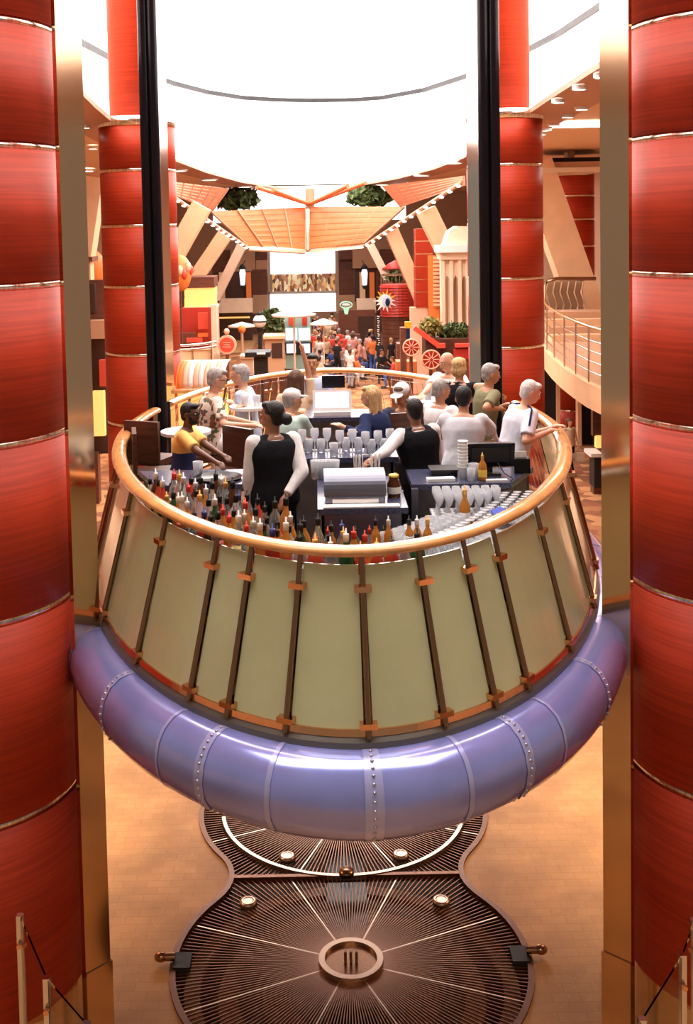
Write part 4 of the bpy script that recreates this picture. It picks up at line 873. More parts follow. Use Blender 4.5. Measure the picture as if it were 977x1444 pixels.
# shelf that follows the near rail
shf = empty('rail_shelf', (CX, 7.3, ZP), 'curved dark shelf of bottles and glasses inside the near rail', 'shelf')
ZSH = 4.31
rows = []
for k in range(61):
    s_ = -2.75 + 5.5 * k / 60; p, nn, _ = rc(s_); rows.append([p - nn * .07 + Vector((0, 0, ZSH - .03)), p - nn * .07 + Vector((0, 0, ZSH)), p - nn * (min(.74, .52 + max(0, s_ - .3) * .6) if s_ > -.8 else min(.80, .52 - (s_ + .8) * .6)) + Vector((0, 0, ZSH)), p - nn * (min(.74, .52 + max(0, s_ - .3) * .6) if s_ > -.8 else min(.80, .52 - (s_ + .8) * .6)) + Vector((0, 0, ZSH - .03))])
b = B(); b.loft(rows, smooth=False); b.build('shelf_top', 'dark_wood', shf)
rows = []
for k in range(61):
    s_ = -2.75 + 5.5 * k / 60; p, nn, _ = rc(s_); rows.append([p - nn * (min(.68, .46 + max(0, s_ - .3) * .6) if s_ > -.8 else min(.74, .46 - (s_ + .8) * .6)) + Vector((0, 0, ZP)), p - nn * (min(.68, .46 + max(0, s_ - .3) * .6) if s_ > -.8 else min(.74, .46 - (s_ + .8) * .6)) + Vector((0, 0, ZSH - .03)), p - nn * (min(.71, .49 + max(0, s_ - .3) * .6) if s_ > -.8 else min(.77, .49 - (s_ + .8) * .6)) + Vector((0, 0, ZSH - .03)), p - nn * (min(.71, .49 + max(0, s_ - .3) * .6) if s_ > -.8 else min(.77, .49 - (s_ + .8) * .6)) + Vector((0, 0, ZP))])
b = B(); b.loft(rows, smooth=False); b.build('front_panel', 'counter_panel', shf)

# ================================================================== bottles
BOT = []
for prof, lab, capz in (([(0, 0), (.036, 0), (.038, .02), (.038, .17), (.030, .205), (.014, .235), (.013, .275), (0, .276)], (.0385, .05, .13), .275),
                        ([(0, 0), (.041, 0), (.043, .02), (.043, .13), (.036, .17), (.015, .20), (.014, .245), (0, .246)], (.0435, .04, .11), .245),
                        ([(0, 0), (.032, 0), (.033, .02), (.033, .20), (.026, .225), (.013, .25), (.012, .30), (0, .301)], (.0335, .06, .15), .30)):
    b = B(); b.lathe(prof, seg=14); bo = b.build('glass_body', 'bottle0', None, origin=(0, 0, 0)); me_b = bo.data; bpy.data.objects.remove(bo)
    b = B(); r_, z0, z1 = lab; b.lathe([(r_, z0), (r_, z1)], seg=14); bo = b.build('paper_label', 'label0', None, origin=(0, 0, 0)); me_l = bo.data; bpy.data.objects.remove(bo)
    b = B(); b.lathe([(0, capz - .028), (.0150, capz - .028), (.0150, capz + .004), (.0145, capz + .008), (.005, capz + .010), (.004, capz + .035), (0, capz + .036)], seg=10); bo = b.build('pourer_cap', 'cap0', None, origin=(0, 0, 0)); me_c = bo.data; bpy.data.objects.remove(bo)
    BOT.append((me_b, me_l, me_c))
BN = ['clear', 'green', 'brown', 'amber', 'red', 'pale']; LN = ['white', 'red', 'yellow', 'navy', 'black']; CN = ['black', 'red', 'silver', 'tan', 'blue']
def bottle(p, label, group, kind=None, bm_=None, lm=None, cm=None, sc_=1.0):
    kind = random.randrange(3) if kind is None else kind; me_b, me_l, me_c = BOT[kind]
    root = empty('bottle', p, label, 'bottle', group); root.scale = (sc_,) * 3; root.rotation_euler.z = random.uniform(0, 6)
    for nm, me_, m_ in (('glass_body', me_b, 'bottle%d' % bm_), ('paper_label', me_l, 'label%d' % lm), ('pourer_cap', me_c, 'cap%d' % cm)):
        o = bpy.data.objects.new(nm, me_); COL.objects.link(o); o.parent = root; smat(o, m_)
def bottle_row(off, s0_, s1_, step, rowname, z=ZSH):
    k = 0; s_ = s0_
    while s_ < s1_:
        p, nn, _ = rc(s_); q = p - nn * (off + random.uniform(-.012, .012)); k += 1
        bi, li, ci = random.choice([0, 0, 5, 5, 1, 2, 3, 3, 4]), random.choice([0, 0, 1, 1, 2, 3, 4]), random.choice([0, 0, 0, 0, 0, 2, 2, 2, 1, 3, 4])
        bottle((q.x, q.y, z), '%s bottle, %s label, %s cap, %s from left in the %s' % (BN[bi], LN[li], CN[ci], order(k), rowname), 'bottles on the rail shelf', None, bi, li, ci, random.uniform(1.1, 1.38))
        s_ += step * random.uniform(.93, 1.12)
bottle_row(.14, -2.66, 0.62, .115, 'outer bottle row')
bottle_row(.29, -2.66, 0.22, .13, 'second bottle row')
bottle_row(.45, -2.62, -0.15, .145, 'third bottle row')
bottle_row(.62, -2.50, -1.0, .15, 'innermost bottle row')
k = 0
for px, py in ((577, 760), (588, 752), (603, 762), (530, 765), (548, 762)):
    p = at_y(px, py, 7.55); k += 1; bottle((p.x, p.y, ZSH), 'slim amber bottle, %s of those right of the service station' % order(k), 'slim amber bottles', 2, 3, k % 3, (3, 0, 2)[k % 3])
bottle((at_y(653, 700, 8.2).x, 8.12, ZSH), 'tall amber wine bottle standing behind the upturned glasses', None, 2, 3, 2, 3, 1.2)
# speed rail on the service station front
sr_ = empty('speed_rail', (0.33, 8.06, 3.95), 'steel speed rail of bottles on the front of the service station', 'rack')
b = B(); b.bx(.02, .64, 7.98, 8.155, 4.12, 4.135); b.build('tray', 'grey_steel', sr_)
b = B(); b.bx(.02, .64, 7.98, 7.99, 4.12, 4.20); b.build('lip', 'light_steel', sr_)
b = B(); b.bx(.02, .64, 8.145, 8.155, 4.12, 4.24); b.build('back', 'light_steel', sr_)
for k in range(6): bottle((.07 + .1 * k, 8.065, 4.136), 'clear bottle with dark pourer, %s from the left in the speed rail' % order(k + 1), 'speed rail bottles', 0, 0 if k % 2 else 5, k % 5, 0 if k % 3 else 1)

# ================================================================== glasses
b = B(); b.lathe([(0, 0), (.030, 0), (.036, .10), (.0335, .10), (.028, .006), (0, .006)], seg=14); g1 = b.build('t', 'drink_glass', None, origin=(0, 0, 0)); TUMB = g1.data; bpy.data.objects.remove(g1)
b = B(); b.lathe([(0, 0), (.031, 0), (.030, .004), (.006, .008), (.004, .07), (.020, .09), (.034, .13), (.031, .175), (.029, .175), (.031, .13), (.018, .095), (0, .09)], seg=14); g1 = b.build('t', 'drink_glass', None, origin=(0, 0, 0)); STEM = g1.data; bpy.data.objects.remove(g1)
def glass(p, me_, nm, label, group, flip=False, s=1.0):
    o = bpy.data.objects.new(nm, me_); COL.objects.link(o); o.location = p; o.scale = (s, s, s); tag(o, label, 'glass', group)
    if flip: o.rotation_euler.x = math.pi; o.location.z += .175 * s
    return o
RW = ['row nearest the rail', 'second row in', 'third row in', 'fourth row in', 'fifth row in', 'sixth row in', 'innermost row']
for r_ in range(7):
    k = 0; s_ = 0.72 + .04 * (r_ % 2)
    while s_ < (2.62 if r_ < 4 else 1.75 - .12 * (r_ - 4)):
        p, nn, _ = rc(s_); q = p - nn * (.125 + .085 * r_); k += 1
        if r_ > 3: glass((q.x, q.y, ZSH), STEM, 'wine_glass', 'clear standing wine glass, %s along the right rail in the %s' % (order(k), RW[r_]), 'glasses on the rail shelf', s=1.2)
        elif r_ < 2 and not (r_ == 1 and s_ > 2.0): glass((q.x, q.y, ZSH), TUMB, 'tumbler', 'clear tumbler, %s along the right rail in the %s' % (order(k), RW[r_]), 'glasses on the rail shelf', s=1.15)
        else: glass((q.x, q.y, ZSH), STEM, 'wine_glass', 'clear upturned wine glass, %s along the right rail in the %s' % (order(k), RW[r_]), 'glasses on the rail shelf', flip=True, s=1.1)
        s_ += .088
# second tier of stemware on a raised rack
rk = empty('glass_rack', (1.25, 8.45, ZP), 'raised rack of stemmed glasses in front of the right counter', 'rack')
b = B(); b.prism([(0.86, 8.34, 4.40), (1.24, 8.34, 4.40), (1.50, 8.62, 4.40), (0.86, 8.62, 4.40)], (0, 0, .02)); b.build('shelf', 'light_steel', rk)
for x, y in ((.88, 8.36), (1.22, 8.36), (.88, 8.6), (1.46, 8.6)):
    b = B(); b.cyl((x, y, ZP), (x, y, 4.40), .012, seg=8); b.build('leg', 'grey_steel', rk)
k = 0
for j in range(4):
    for i in range(9):
        x, y = .91 + .075 * i, 8.37 + .072 * j
        if x > 1.24 + (y - 8.34) * .9 - .03: continue
        k += 1; glass((x, y, 4.42), STEM, 'wine_glass', 'wine glass standing %s from the left, %s line from the front, on the raised rack' % (order(i + 1), order(j + 1)), 'glasses on the raised rack', s=1.0)
# blue cloth
p = at_y(712, 712, 8.0); b = B(); 
cl = [[Vector((p.x + .045 * i - .09 + .012 * math.sin(3 * j), 7.98 + .05 * j, 4.505 + .02 * math.sin(2.1 * i + j) + .008)) for i in range(5)] for j in range(5)]
b.add([v for r in cl for v in r], [(j * 5 + i, j * 5 + i + 1, j * 5 + i + 6, j * 5 + i + 5) for j in range(4) for i in range(4)], True); o = b.build('blue_cloth', 'blue_cloth'); tag(o, 'crumpled blue cloth lying on the upturned glasses', 'cloth'); o.modifiers.new('s', 'SOLIDIFY').thickness = .006
# things on the counters
k = 0
for px, py, Y in ((447, 672, 9.0), (457, 674, 8.95), (470, 673, 9.0), (452, 668, 9.15), (463, 666, 9.12)):
    p = at_z(px, py, 4.547); k += 1; glass((p.x, min(p.y, 9.17), 4.547), TUMB, 'tall_glass', 'tall clear glass, %s of the group behind the steel ice bin' % order(k), 'tall glasses by the ice bin', s=1.5)
random.seed(5)
for k in range(16):
    x, y = -.18 + .055 * k, random.uniform(9.7, 9.95); glass((x, y, 4.62), STEM if k % 2 else TUMB, 'wine_glass' if k % 2 else 'tumbler', '%s on the guest counter, %s from the left' % ('stemmed glass' if k % 2 else 'short tumbler', order(k + 1)), 'glasses on the guest counter', s=1.15)
# ice bin with rolled steel hood
ib = empty('ice_bin', (.28, 8.42, 4.545), 'steel ice bin with rolled hood on the service station', 'ice bin')
b = B(); b.bx(.06, .50, 8.27, 8.60, 4.547, 4.60); b.build('body', 'grey_steel', ib)
rows = [[Vector((x, 8.30 + .13 * (1 - math.cos(t)), 4.60 + .15 * math.sin(t))) for t in [math.pi * .5 * j / 8 for j in range(9)]] + [Vector((x, 8.60, 4.75)), Vector((x, 8.60, 4.60))] for x in (.05, .51)]
b = B(); b.loft(rows, smooth=False); b.build('hood', 'grey_steel', ib)
b = B(); b.bx(.11, .45, 8.265, 8.275, 4.555, 4.59); b.build('front_plate', 'light_steel', ib)
b = B(); b.bx(.04, .60, 8.17, 8.25, 4.547, 4.557); tag(b.build('white_mat', 'tissue'), 'white paper strip along the edge of the service station', 'mat')
jr = empty('jar', (.58, 8.5, 4.545), 'dark glass jar with white label right of the ice bin', 'jar'); b = B(); b.lathe([(0, 0), (.05, 0), (.052, .1), (.035, .13), (.035, .15), (0, .15)], (.58, 8.5, 4.546)); b.build('body', 'bottle2', jr); b = B(); b.lathe([(.0535, .03), (.0535, .08)], (.58, 8.5, 4.546)); b.build('paper_label', 'label0', jr); b = B(); b.lathe([(0, .15), (.038, .15), (.038, .17), (0, .17)], (.58, 8.5, 4.546)); b.build('lid', 'label2', jr)
# straw boxes
for x, y, lab in ((.34, 9.05, 'black caddy of white straws on the service station'), (.47, 9.08, 'second black caddy of straws beside the first')):
    r_ = empty('straw_caddy', (x, y, 4.547), lab, 'caddy', 'straw caddies'); b = B(); b.bx(x - .05, x + .05, y - .05, y + .05, 4.547, 4.64); b.build('box', 'black_matte', r_)
    for q in range(8): b = B(); xx, yy = x - .035 + .01 * q, y - .02 + .012 * (q % 4); b.cyl((xx, yy, 4.6), (xx + random.uniform(-.01, .01), yy, 4.76), .0045, seg=6); b.build('straw', 'tissue', r_)
# register on the right counter
rg = empty('cash_register', (1.40, 9.12, ZC), 'black point of sale terminal seen from behind on the right counter', 'register')
b = B(); b.bx(1.32, 1.48, 9.02, 9.22, ZC, ZC + .02); b.build('base', 'black_matte', rg)
b = B(); b.box((1.40, 9.13, ZC + .07), (.05, .05, .12)); b.build('stand', 'black_matte', rg)
b = B(); R = Matrix.Rotation(.2, 3, 'X'); b.box((1.40, 9.09, ZC + .165), (.40, .035, .20), R); mo = b.build('monitor', 'black_gloss', rg)
b = B(); b.box((1.40, 9.068, ZC + .165), (.30, .015, .12), R); b.build('back_cover', 'black_matte', mo)
b = B(); b.tube([(1.46, 9.06, ZC + .10), (1.50, 8.98, ZC + .03), (1.55, 8.9, ZC + .006), (1.52, 8.82, ZC + .006)], .004, 6); b.build('cable', 'black_matte', rg)
pr = empty('receipt_printer', (1.66, 9.17, ZC), 'small black receipt printer right of the terminal', 'printer'); b = B(); b.bx(1.60, 1.73, 9.10, 9.26, ZC, ZC + .12); b.build('body', 'black_gloss', pr); b = B(); b.bx(1.62, 1.71, 9.16, 9.165, ZC + .12, ZC + .17); b.build('paper', 'tissue', pr)
# cups, napkins
cs = empty('cup_stack', (1.17, 8.98, ZC), 'tall stack of white paper cups on the right counter', 'cups')
for q in range(9): b = B(); z = ZC + .026 * q; b.lathe([(0, z), (.03, z), (.04, z + .09), (.042, z + .09), (.042, z + .094), (.036, z + .094), (.028, z + .01), (0, z + .01)], (1.17, 8.98, 0), 14); b.build('paper_cup', 'tissue', cs)
for q, (x, y, m_, lab, s) in enumerate(((1.25, 8.96, TUMB, 'small clear tumbler beside the paper cup stack', 1.2), (1.22, 8.88, TUMB, 'small clear tumbler in front of the paper cup stack', 1.0))): glass((x, y, ZC), m_, 'tumbler', lab, None, s=s)
bottle((1.31, 8.88, ZC), 'short amber bottle standing in front of the terminal', None, 1, 3, 2, 3, .8)
b = B(); b.bx(1.33, 1.5, 8.83, 8.88, ZC, ZC + .012); tag(b.build('white_card', 'tissue'), 'white card lying in front of the terminal', 'card')
b = B(); b.box((.98, 8.9, ZC + .012), (.22, .08, .024), Matrix.Rotation(.1, 3, 'Z')); tag(b.build('folded_napkins', 'tissue'), 'pile of folded white napkins on the right counter', 'napkins')
bx_ = empty('black_bin', (1.03, 9.1, ZC), 'shallow black plastic bin behind the napkins', 'bin'); b = B(); b.bx(.92, 1.13, 9.02, 9.2, ZC, ZC + .05); b.build('body', 'black_gloss', bx_); b = B(); b.bx(.91, 1.14, 9.01, 9.21, ZC + .05, ZC + .06); b.build('rim', 'black_matte', bx_)
# tray on the left counter
b = B(); b.lathe([(0, .008), (.175, .008), (.19, .022), (.197, .022), (.18, 0), (0, 0)], (-.80, 9.12, ZC), 28); tag(b.build('round_tray', 'black_gloss'), 'round black serving tray on the left counter', 'tray')
glass((-.98, 9.25, ZC), TUMB, 'tumbler', 'clear tumbler beside the round black tray', None, s=1.2)
# white register
wr = empty('white_register', (.16, 11.7, 4.66), 'white touch-screen register on the far counter', 'register')
p = at_y(465, 590, 11.6); b = B(); b.bx(-.02, .36, 11.55, 11.85, 4.66, 4.70); b.build('base', 'white', wr)
b = B(); R = Matrix.Rotation(-.25, 3, 'X'); b.box((.17, 11.66, 4.80), (.40, .04, .22), R); mo = b.build('monitor', 'white', wr)
b = B(); b.box((.17, 11.636, 4.81), (.34, .01, .15), R); b.build('screen', 'screen', mo)
b = B(); b.box((.19, 11.80, 4.98), (.24, .03, .13)); b.build('customer_display', 'black_gloss', wr); b = B(); b.cyl((.19, 11.81, 4.70), (.19, 11.81, 4.94), .015); b.build('pole', 'white', wr)

# ================================================================== tables and stools
def table(label, px, py, r, z=4.68):
    p = at_z(px, py, z); r_ = empty('high_table', (p.x, p.y, ZP), label, 'table', 'round high tables')
    b = B(); b.lathe([(0, 0), (r, 0), (r, .03), (0, .03)], (p.x, p.y, z - .03), 28, False); b.build('table_top', 'white', r_)
    b = B(); b.cyl((p.x, p.y, ZP + .02), (p.x, p.y, z - .03), .03); b.build('column', 'chrome', r_)
    b = B(); b.lathe([(0, 0), (.2, 0), (.2, .015), (.04, .03), (0, .03)], (p.x, p.y, ZP), 24); b.build('base', 'chrome', r_)
    return p
t1 = table('round white high table left of the floral shirt guest', 262, 607, .24)
t2 = table('round white high table between the two seated guests', 352, 572, .22)
t3 = table('round white high table behind the blond guest in navy', 590, 563, .26)
for i, (p, dx) in enumerate(((t1, .05), (t2, -.05), (t2, .08), (t3, .1))):
    glass((p.x + dx, p.y - .05, 4.68), TUMB, 'tumbler', ['tumbler on the leftmost white high table', 'tumbler nearest the floral shirt guest on his table', 'tumbler nearest the grey-haired guest on the table', 'tumbler on the table behind the blond guest'][i], 'tumblers on the high tables', s=1.2)
def stool(label, x, y, rz, back=True, hs=.75):
    r_ = empty('bar_stool', (x, y, ZP), label, 'stool', 'dark wood bar stools'); R = Matrix.Rotation(rz, 3, 'Z'); c = Vector((x, y, ZP))
    def T(px, py, pz): return c + R @ Vector((px, py, pz))
    b = B(); b.box(T(0, 0, hs - .03), (.36, .36, .06), R); b.build('seat', 'dark_wood', r_)
    if back: b = B(); b.box(T(0, -.19, hs + .18), (.38, .04, .40), R); b.build('backrest', 'dark_wood', r_)
    for sx in (-1, 1):
        for sy in (-1, 1): b = B(); b.cyl(T(sx * .15, sy * .15, hs - .05), T(sx * .18, sy * .18, 0), .016, seg=8); b.build('leg', 'chrome', r_)
    b = B(); q = [T(.165, .165, .26), T(-.165, .165, .26), T(-.165, -.165, .26), T(.165, -.165, .26)]; b.tube(q, .01, 6, closed=True); b.build('footrest', 'chrome', r_)
stool('dark wood bar stool by the left rail behind the yellow polo man', -1.62, 11.1, -.4)
stool('dark wood bar stool standing between the polo man and floral guest', -.86, 10.35, 2.4)
stool('dark wood bar stool left of the leftmost high table', -1.50, 10.45, -1.4)
stool('dark wood bar stool next to the high table behind the blond guest', .80, 11.3, .3)
# ================================================================== people
def remesh(o, vox, it=5):
    m = o.modifiers.new('remesh', 'REMESH'); m.mode = 'VOXEL'; m.voxel_size = vox; m.use_smooth_shade = True
    s_ = o.modifiers.new('smooth', 'SMOOTH'); s_.factor = .5; s_.iterations = it
    return o
def ik(S, W_, l1, l2, pole):
    d = W_ - S; L = d.length; L2 = min(L, (l1 + l2) * .995); u = d.normalized(); W2 = S + u * L2
    a = (l1 * l1 - l2 * l2 + L2 * L2) / (2 * L2); h = math.sqrt(max(l1 * l1 - a * a, 0)); pv = pole - u * pole.dot(u)
    pv = pv.normalized() if pv.length > 1e-4 else Vector((0, 0, -1)); return S + u * a + pv * h, W2
def person(label, head, D, yaw, floor=ZP, seat=None, lean=0, side=0, hyaw=0, hpitch=0, LH=None, RH=None, lpole=None, rpole=None, bulk=1.0, skin='skin_fair', hair='hair_brown', hstyle='short',
           shirt='c_white', sleeve='short', vest=None, pants='c_jeans', shorts=False, shoes='black_matte', face=True, vox=.0115, walk=0, cap=None, beard=None, glasses=None, group=None, name='person', fat=1.0, hold=None, wshoul=1.0, stripe=None):
    """head: pixel of the crown, D: distance; hands as (px, py, D) or an offset from the shoulder (right, forward, up)."""
    top = at_y(*head, D); lean_, side_ = math.radians(lean), math.radians(side); Y_ = Matrix.Rotation(math.radians(yaw), 3, 'Z')
    h = 1.70
    for it in range(4):
        k = h / 1.70; hz = (.92 * k if seat is None else seat + .07); Rl = Matrix.Rotation(side_, 3, 'Y') @ Matrix.Rotation(-lean_, 3, 'X')
        nb = Vector((0, 0, .515 * k)); headc = Rl @ (nb + Vector((0, .012, .157 * k))) + Vector((0, 0, hz))
        zt = headc.z + .112 * k; want = top.z - floor
        if seat is None: h *= want / zt
        else: seat += want - zt
    k = h / 1.70
    P0 = Vector((0, 0, hz)); root = Vector((top.x, top.y, floor)) - Y_ @ Vector((headc.x, headc.y, 0)); WR = lambda p: root + Y_ @ p          # local to world
    Yi = Y_.transposed(); T = lambda p: P0 + Rl @ Vector(p)
    Hr = Rl @ Matrix.Rotation(math.radians(hyaw), 3, 'Z') @ Matrix.Rotation(math.radians(-hpitch), 3, 'X'); Hr = (Matrix.Rotation(-lean_ * .3, 3, 'X').transposed() @ Hr) if lean else Hr
    if lean: Hr = Matrix.Rotation(side_ * .4, 3, 'Y') @ Matrix.Rotation(-lean_ * .35, 3, 'X') @ Matrix.Rotation(math.radians(hyaw), 3, 'Z') @ Matrix.Rotation(math.radians(-hpitch), 3, 'X')
    HC = headc
    sh = {s: T((s * .168 * k * wshoul, 0, .455 * k)) for s in (-1, 1)}
    arms = {}
    for s, tgt, pol in ((-1, LH, lpole), (1, RH, rpole)):
        if tgt is None: W_ = sh[s] + Vector((s * .07, .08, -.52 * k))
        elif len(tgt) == 3 and abs(tgt[0]) > 3: W_ = Yi @ (at_y(*tgt) - root)
        else: W_ = sh[s] + Vector(tgt)
        pv = Vector(pol) if pol else Vector((s * .5, -.6, -.5)); E_, W2 = ik(sh[s], W_, .285 * k, .25 * k, pv); arms[s] = (sh[s], E_, W2)
    hip = {s: P0 + Vector((s * .088 * k, 0, -.02)) for s in (-1, 1)}; legs = {}
    for s in (-1, 1):
        if seat is None:
            st_ = walk * s; A_ = Vector((s * .10 * k, st_ * .32 - .02, .085 + (.08 if st_ < 0 else 0))); K_, A_ = ik(hip[s], A_, .43 * k, .42 * k, Vector((0, 1, 0)))
        else:
            K_ = hip[s] + Vector((s * .06, .41 * k, .02)); A_ = K_ + Vector((0, -.06, -.40 * k))
        legs[s] = (hip[s], K_, A_)
    def tors(b, e, z0, z1, neck=False):
        prof = [(-.09, .135, .095), (-.03, .168, .115), (.05, .165, .112), (.15, .146, .100), (.25, .156, .108), (.35, .172, .115), (.43, .165, .100), (.475, .125, .080), (.51, .072, .068)]
        rs = []
        for z, rx, ry in prof:
            if z0 - .02 <= z <= z1 + .02:
                f_ = fat if z < .32 else 1 + (fat - 1) * .4
                c = T((0, (fat - 1) * .1 if z < .3 else -.005, z * k)); rs.append([c + Rl @ Vector(((rx * k * bulk * f_ + e) * math.cos(t), (ry * k * bulk * f_ + e) * math.sin(t), 0)) for t in [2 * math.pi * j / 18 for j in range(18)]])
        b.loft(rs)
    # ---- body
    b = B(); tors(b, -.004, -.1, .52); b.cap(T((0, 0, .49 * k)), HC + Hr @ Vector((0, -.015, -.05)), .052 * k, .05 * k)
    for s in (-1, 1):
        S_, E_, W_ = arms[s]; b.cap(S_, E_, .048 * k * bulk, .038 * k * bulk); b.cap(E_, W_, .039 * k * bulk, .026 * k); b.ell(T((s * .13 * k, 0, .445 * k)), (.06, .05, .055), Rl)
        d = (W_ - E_).normalized(); sd = d.cross(Vector((0, 0, 1))); sd = sd.normalized() if sd.length > .1 else Vector((1, 0, 0)); nu = sd.cross(d)
        if d.z < -.6: sd = Vector((0, 1, 0)); sd = (sd - d * sd.dot(d)).normalized(); nu = sd.cross(d)
        hd = W_ + d * .045 * k; b.cap(W_, hd + d * .02, .024 * k, .030 * k); b.ell(hd + d * .015, (.038 * k, .038 * k, .020 * k), Matrix((d, sd, nu)).transposed())
        for q, (off, ln) in enumerate(((-.030, .060), (-.010, .072), (.010, .068), (.030, .052))):
            f0 = hd + d * .04 * k + sd * off * k; f1 = f0 + d * ln * .55 * k + sd * off * .15 - nu * .006; f2 = f1 + d * ln * .4 * k - nu * .022; b.cap(f0, f1, .0095 * k, .009 * k, 8); b.cap(f1, f2, .009 * k, .008 * k, 8)
        th = hd - sd * .03 * k; b.cap(th, th - sd * .03 * k + d * .03 * k, .012 * k, .010 * k, 8); b.cap(th - sd * .03 * k + d * .03 * k, th - sd * .03 * k + d * .06 * k - nu * .012, .010 * k, .008 * k, 8)
        Hp, K_, A_ = legs[s]; b.cap(Hp, K_, .082 * k * bulk, .055 * k); b.cap(K_, A_, .054 * k, .036 * k); b.cap(A_ + Vector((0, -.03, -.045)), A_ + Vector((s * .015, .16 * k, -.06)), .034, .028)
    b.ell(HC + Hr @ Vector((0, -.008, .012)) * k, (.074 * k, .094 * k, .100 * k), Hr, 18, 12); b.ell(HC + Hr @ Vector((0, .03, -.055)) * k, (.054 * k, .058 * k, .058 * k), Hr)
    b.cap(HC + Hr @ Vector((0, .088, .01)) * k, HC + Hr @ Vector((0, .104, -.026)) * k, .010 * k, .016 * k, 8)
    for s in (-1, 1): b.ell(HC + Hr @ Vector((s * .077, -.008, -.012)) * k, (.012, .02, .032), Hr, 8, 6)
    b.cap(HC + Hr @ Vector((-.035, .083, .024)) * k, HC + Hr @ Vector((.035, .083, .024)) * k, .011 * k)
    b.cap(HC + Hr @ Vector((-.02, .083, -.062)) * k, HC + Hr @ Vector((.02, .083, -.062)) * k, .009 * k)
    b.v = [WR(p) for p in b.v]
    body = remesh(b.build(name, skin, None, origin=root), vox, 4); tag(body, label, 'person', group)
    def child(b, nm, m, v=None, it=5, par=None):
        b.v = [WR(p) for p in b.v]; o = b.build(nm, m, par or body)
        if v: remesh(o, v, it)
        return o
    # ---- clothes
    gv = max(vox, .0125)
    b = B(); tors(b, .012, -.09 if not vest else -.04, .48)
    for s in (-1, 1):
        S_, E_, W_ = arms[s]; b.cap(T((s * .11 * k, 0, .44 * k)), S_, .066 * k, .066 * k * bulk)
        if sleeve == 'short': m_ = S_.lerp(E_, .80); b.cap(S_, S_.lerp(E_, .4), .064 * k * bulk, .062 * k * bulk); b.cyl(S_.lerp(E_, .2), m_, .062 * k * bulk, .064 * k * bulk)
        elif sleeve == 'long': b.cap(S_, E_, .066 * k * bulk, .054 * k * bulk); b.cap(E_, E_.lerp(W_, .5), .054 * k * bulk, .048 * k); b.cyl(E_.lerp(W_, .2), E_.lerp(W_, .97), .050 * k, .040 * k)
    b.tube([T((.074 * k * math.cos(t), .068 * k * math.sin(t) + .0, .492 * k + .012 * math.sin(-t))) for t in [2 * math.pi * j / 14 for j in range(14)]], .013, 6, closed=True)
    child(b, 'shirt', shirt, gv)
    if vest:
        b = B(); tors(b, .026, -.09, .47)
        for s in (-1, 1): b.cap(T((s * .07 * k, -.01, .465 * k)), T((s * .135 * k, -.01, .435 * k)), .062 * k, .07 * k)
        child(b, 'vest', vest, gv)
    b = B(); tors(b, .010, -.09, .03)
    for s in (-1, 1):
        Hp, K_, A_ = legs[s]; b.cap(Hp, K_, .096 * k * bulk, .070 * k)
        if shorts: pass
        else: b.cap(K_, K_.lerp(A_, .5), .070 * k, .066 * k); b.cyl(K_, A_.lerp(K_, .03), .066 * k, .062 * k if not walk else .085 * k)
    child(b, 'shorts' if shorts else 'trousers', pants, max(gv, .014))
    for s in (-1, 1):
        A_ = legs[s][2]; b = B(); b.cap(A_ + Vector((0, -.035, -.05)), A_ + Vector((s * .015, .17 * k, -.062)), .046, .040); b.box(A_ + Vector((s * .008, .06, -.078)), (.07, .27, .014)); child(b, 'shoe', shoes, .014)
    # ---- head
    def hp(x, y, z): return HC + Hr @ Vector((x, y, z)) * k
    if hstyle != 'bald':
        b = B()
        if hstyle == 'fringe': b.ell(hp(0, -.03, -.008), (.081 * k, .084 * k, .072 * k), Hr)
        else:
            b.ell(hp(0, -.024, .026), (.083 * k, .092 * k, .097 * k), Hr, 18, 12); b.ell(hp(0, .045, .082), (.060 * k, .045 * k, .032 * k), Hr)
        if hstyle in ('short', 'bun', 'fringe'): b.ell(hp(0, -.05, -.03), (.068 * k, .055 * k, .062 * k), Hr)
        if hstyle == 'bun': b.ell(hp(0, -.135, -.03), (.052 * k, .048 * k, .050 * k), Hr); b.cap(hp(-.04, .02, .09), hp(-.07, -.02, .03), .022, .022); b.cap(hp(.04, .02, .09), hp(.07, -.02, .03), .022, .022)
        if hstyle == 'bob': b.ell(hp(0, -.045, -.03), (.092 * k, .07 * k, .085 * k), Hr); b.ell(hp(0, -.03, .05), (.09 * k, .088 * k, .08 * k), Hr)
        if hstyle == 'long':
            for s in (-1, 0, 1): b.cap(hp(s * .055, -.045 if s else -.075, .03), hp(s * .062, -.06 if s else -.085, -.19), .05 * k, .036 * k)
        child(b, 'hair', hair, max(.009, vox * .8), 3)
    if beard: b = B(); b.ell(hp(0, .035, -.082), (.056 * k, .055 * k, .04 * k), Hr); b.cap(hp(-.055, .02, -.03), hp(-.045, .045, -.075), .016, .018); b.cap(hp(.055, .02, -.03), hp(.045, .045, -.075), .016, .018); b.cap(hp(-.022, .09, -.045), hp(.022, .09, -.045), .009); child(b, 'beard', beard, .009, 2)
    if face:
        for s in (-1, 1):
            b = B(); b.ell(hp(s * .031, .080, .004), (.0135, .010, .009), Hr, 10, 7); e_ = child(b, 'eye', 'c_white'); b = B(); b.ell(hp(s * .031, .0885, .004), (.0065, .004, .0065), Hr, 8, 6); child(b, 'iris', 'black_matte', par=e_)
            b = B(); b.cap(hp(s * .016, .091, .026), hp(s * .047, .083, .026), .005, .004, 6); child(b, 'eyebrow', hair if hstyle != 'bald' else 'hair_brown')
        b = B(); b.cap(hp(-.02, .0905, -.060), hp(.02, .0905, -.060), .006, .006, 8); child(b, 'mouth', 'mouth')
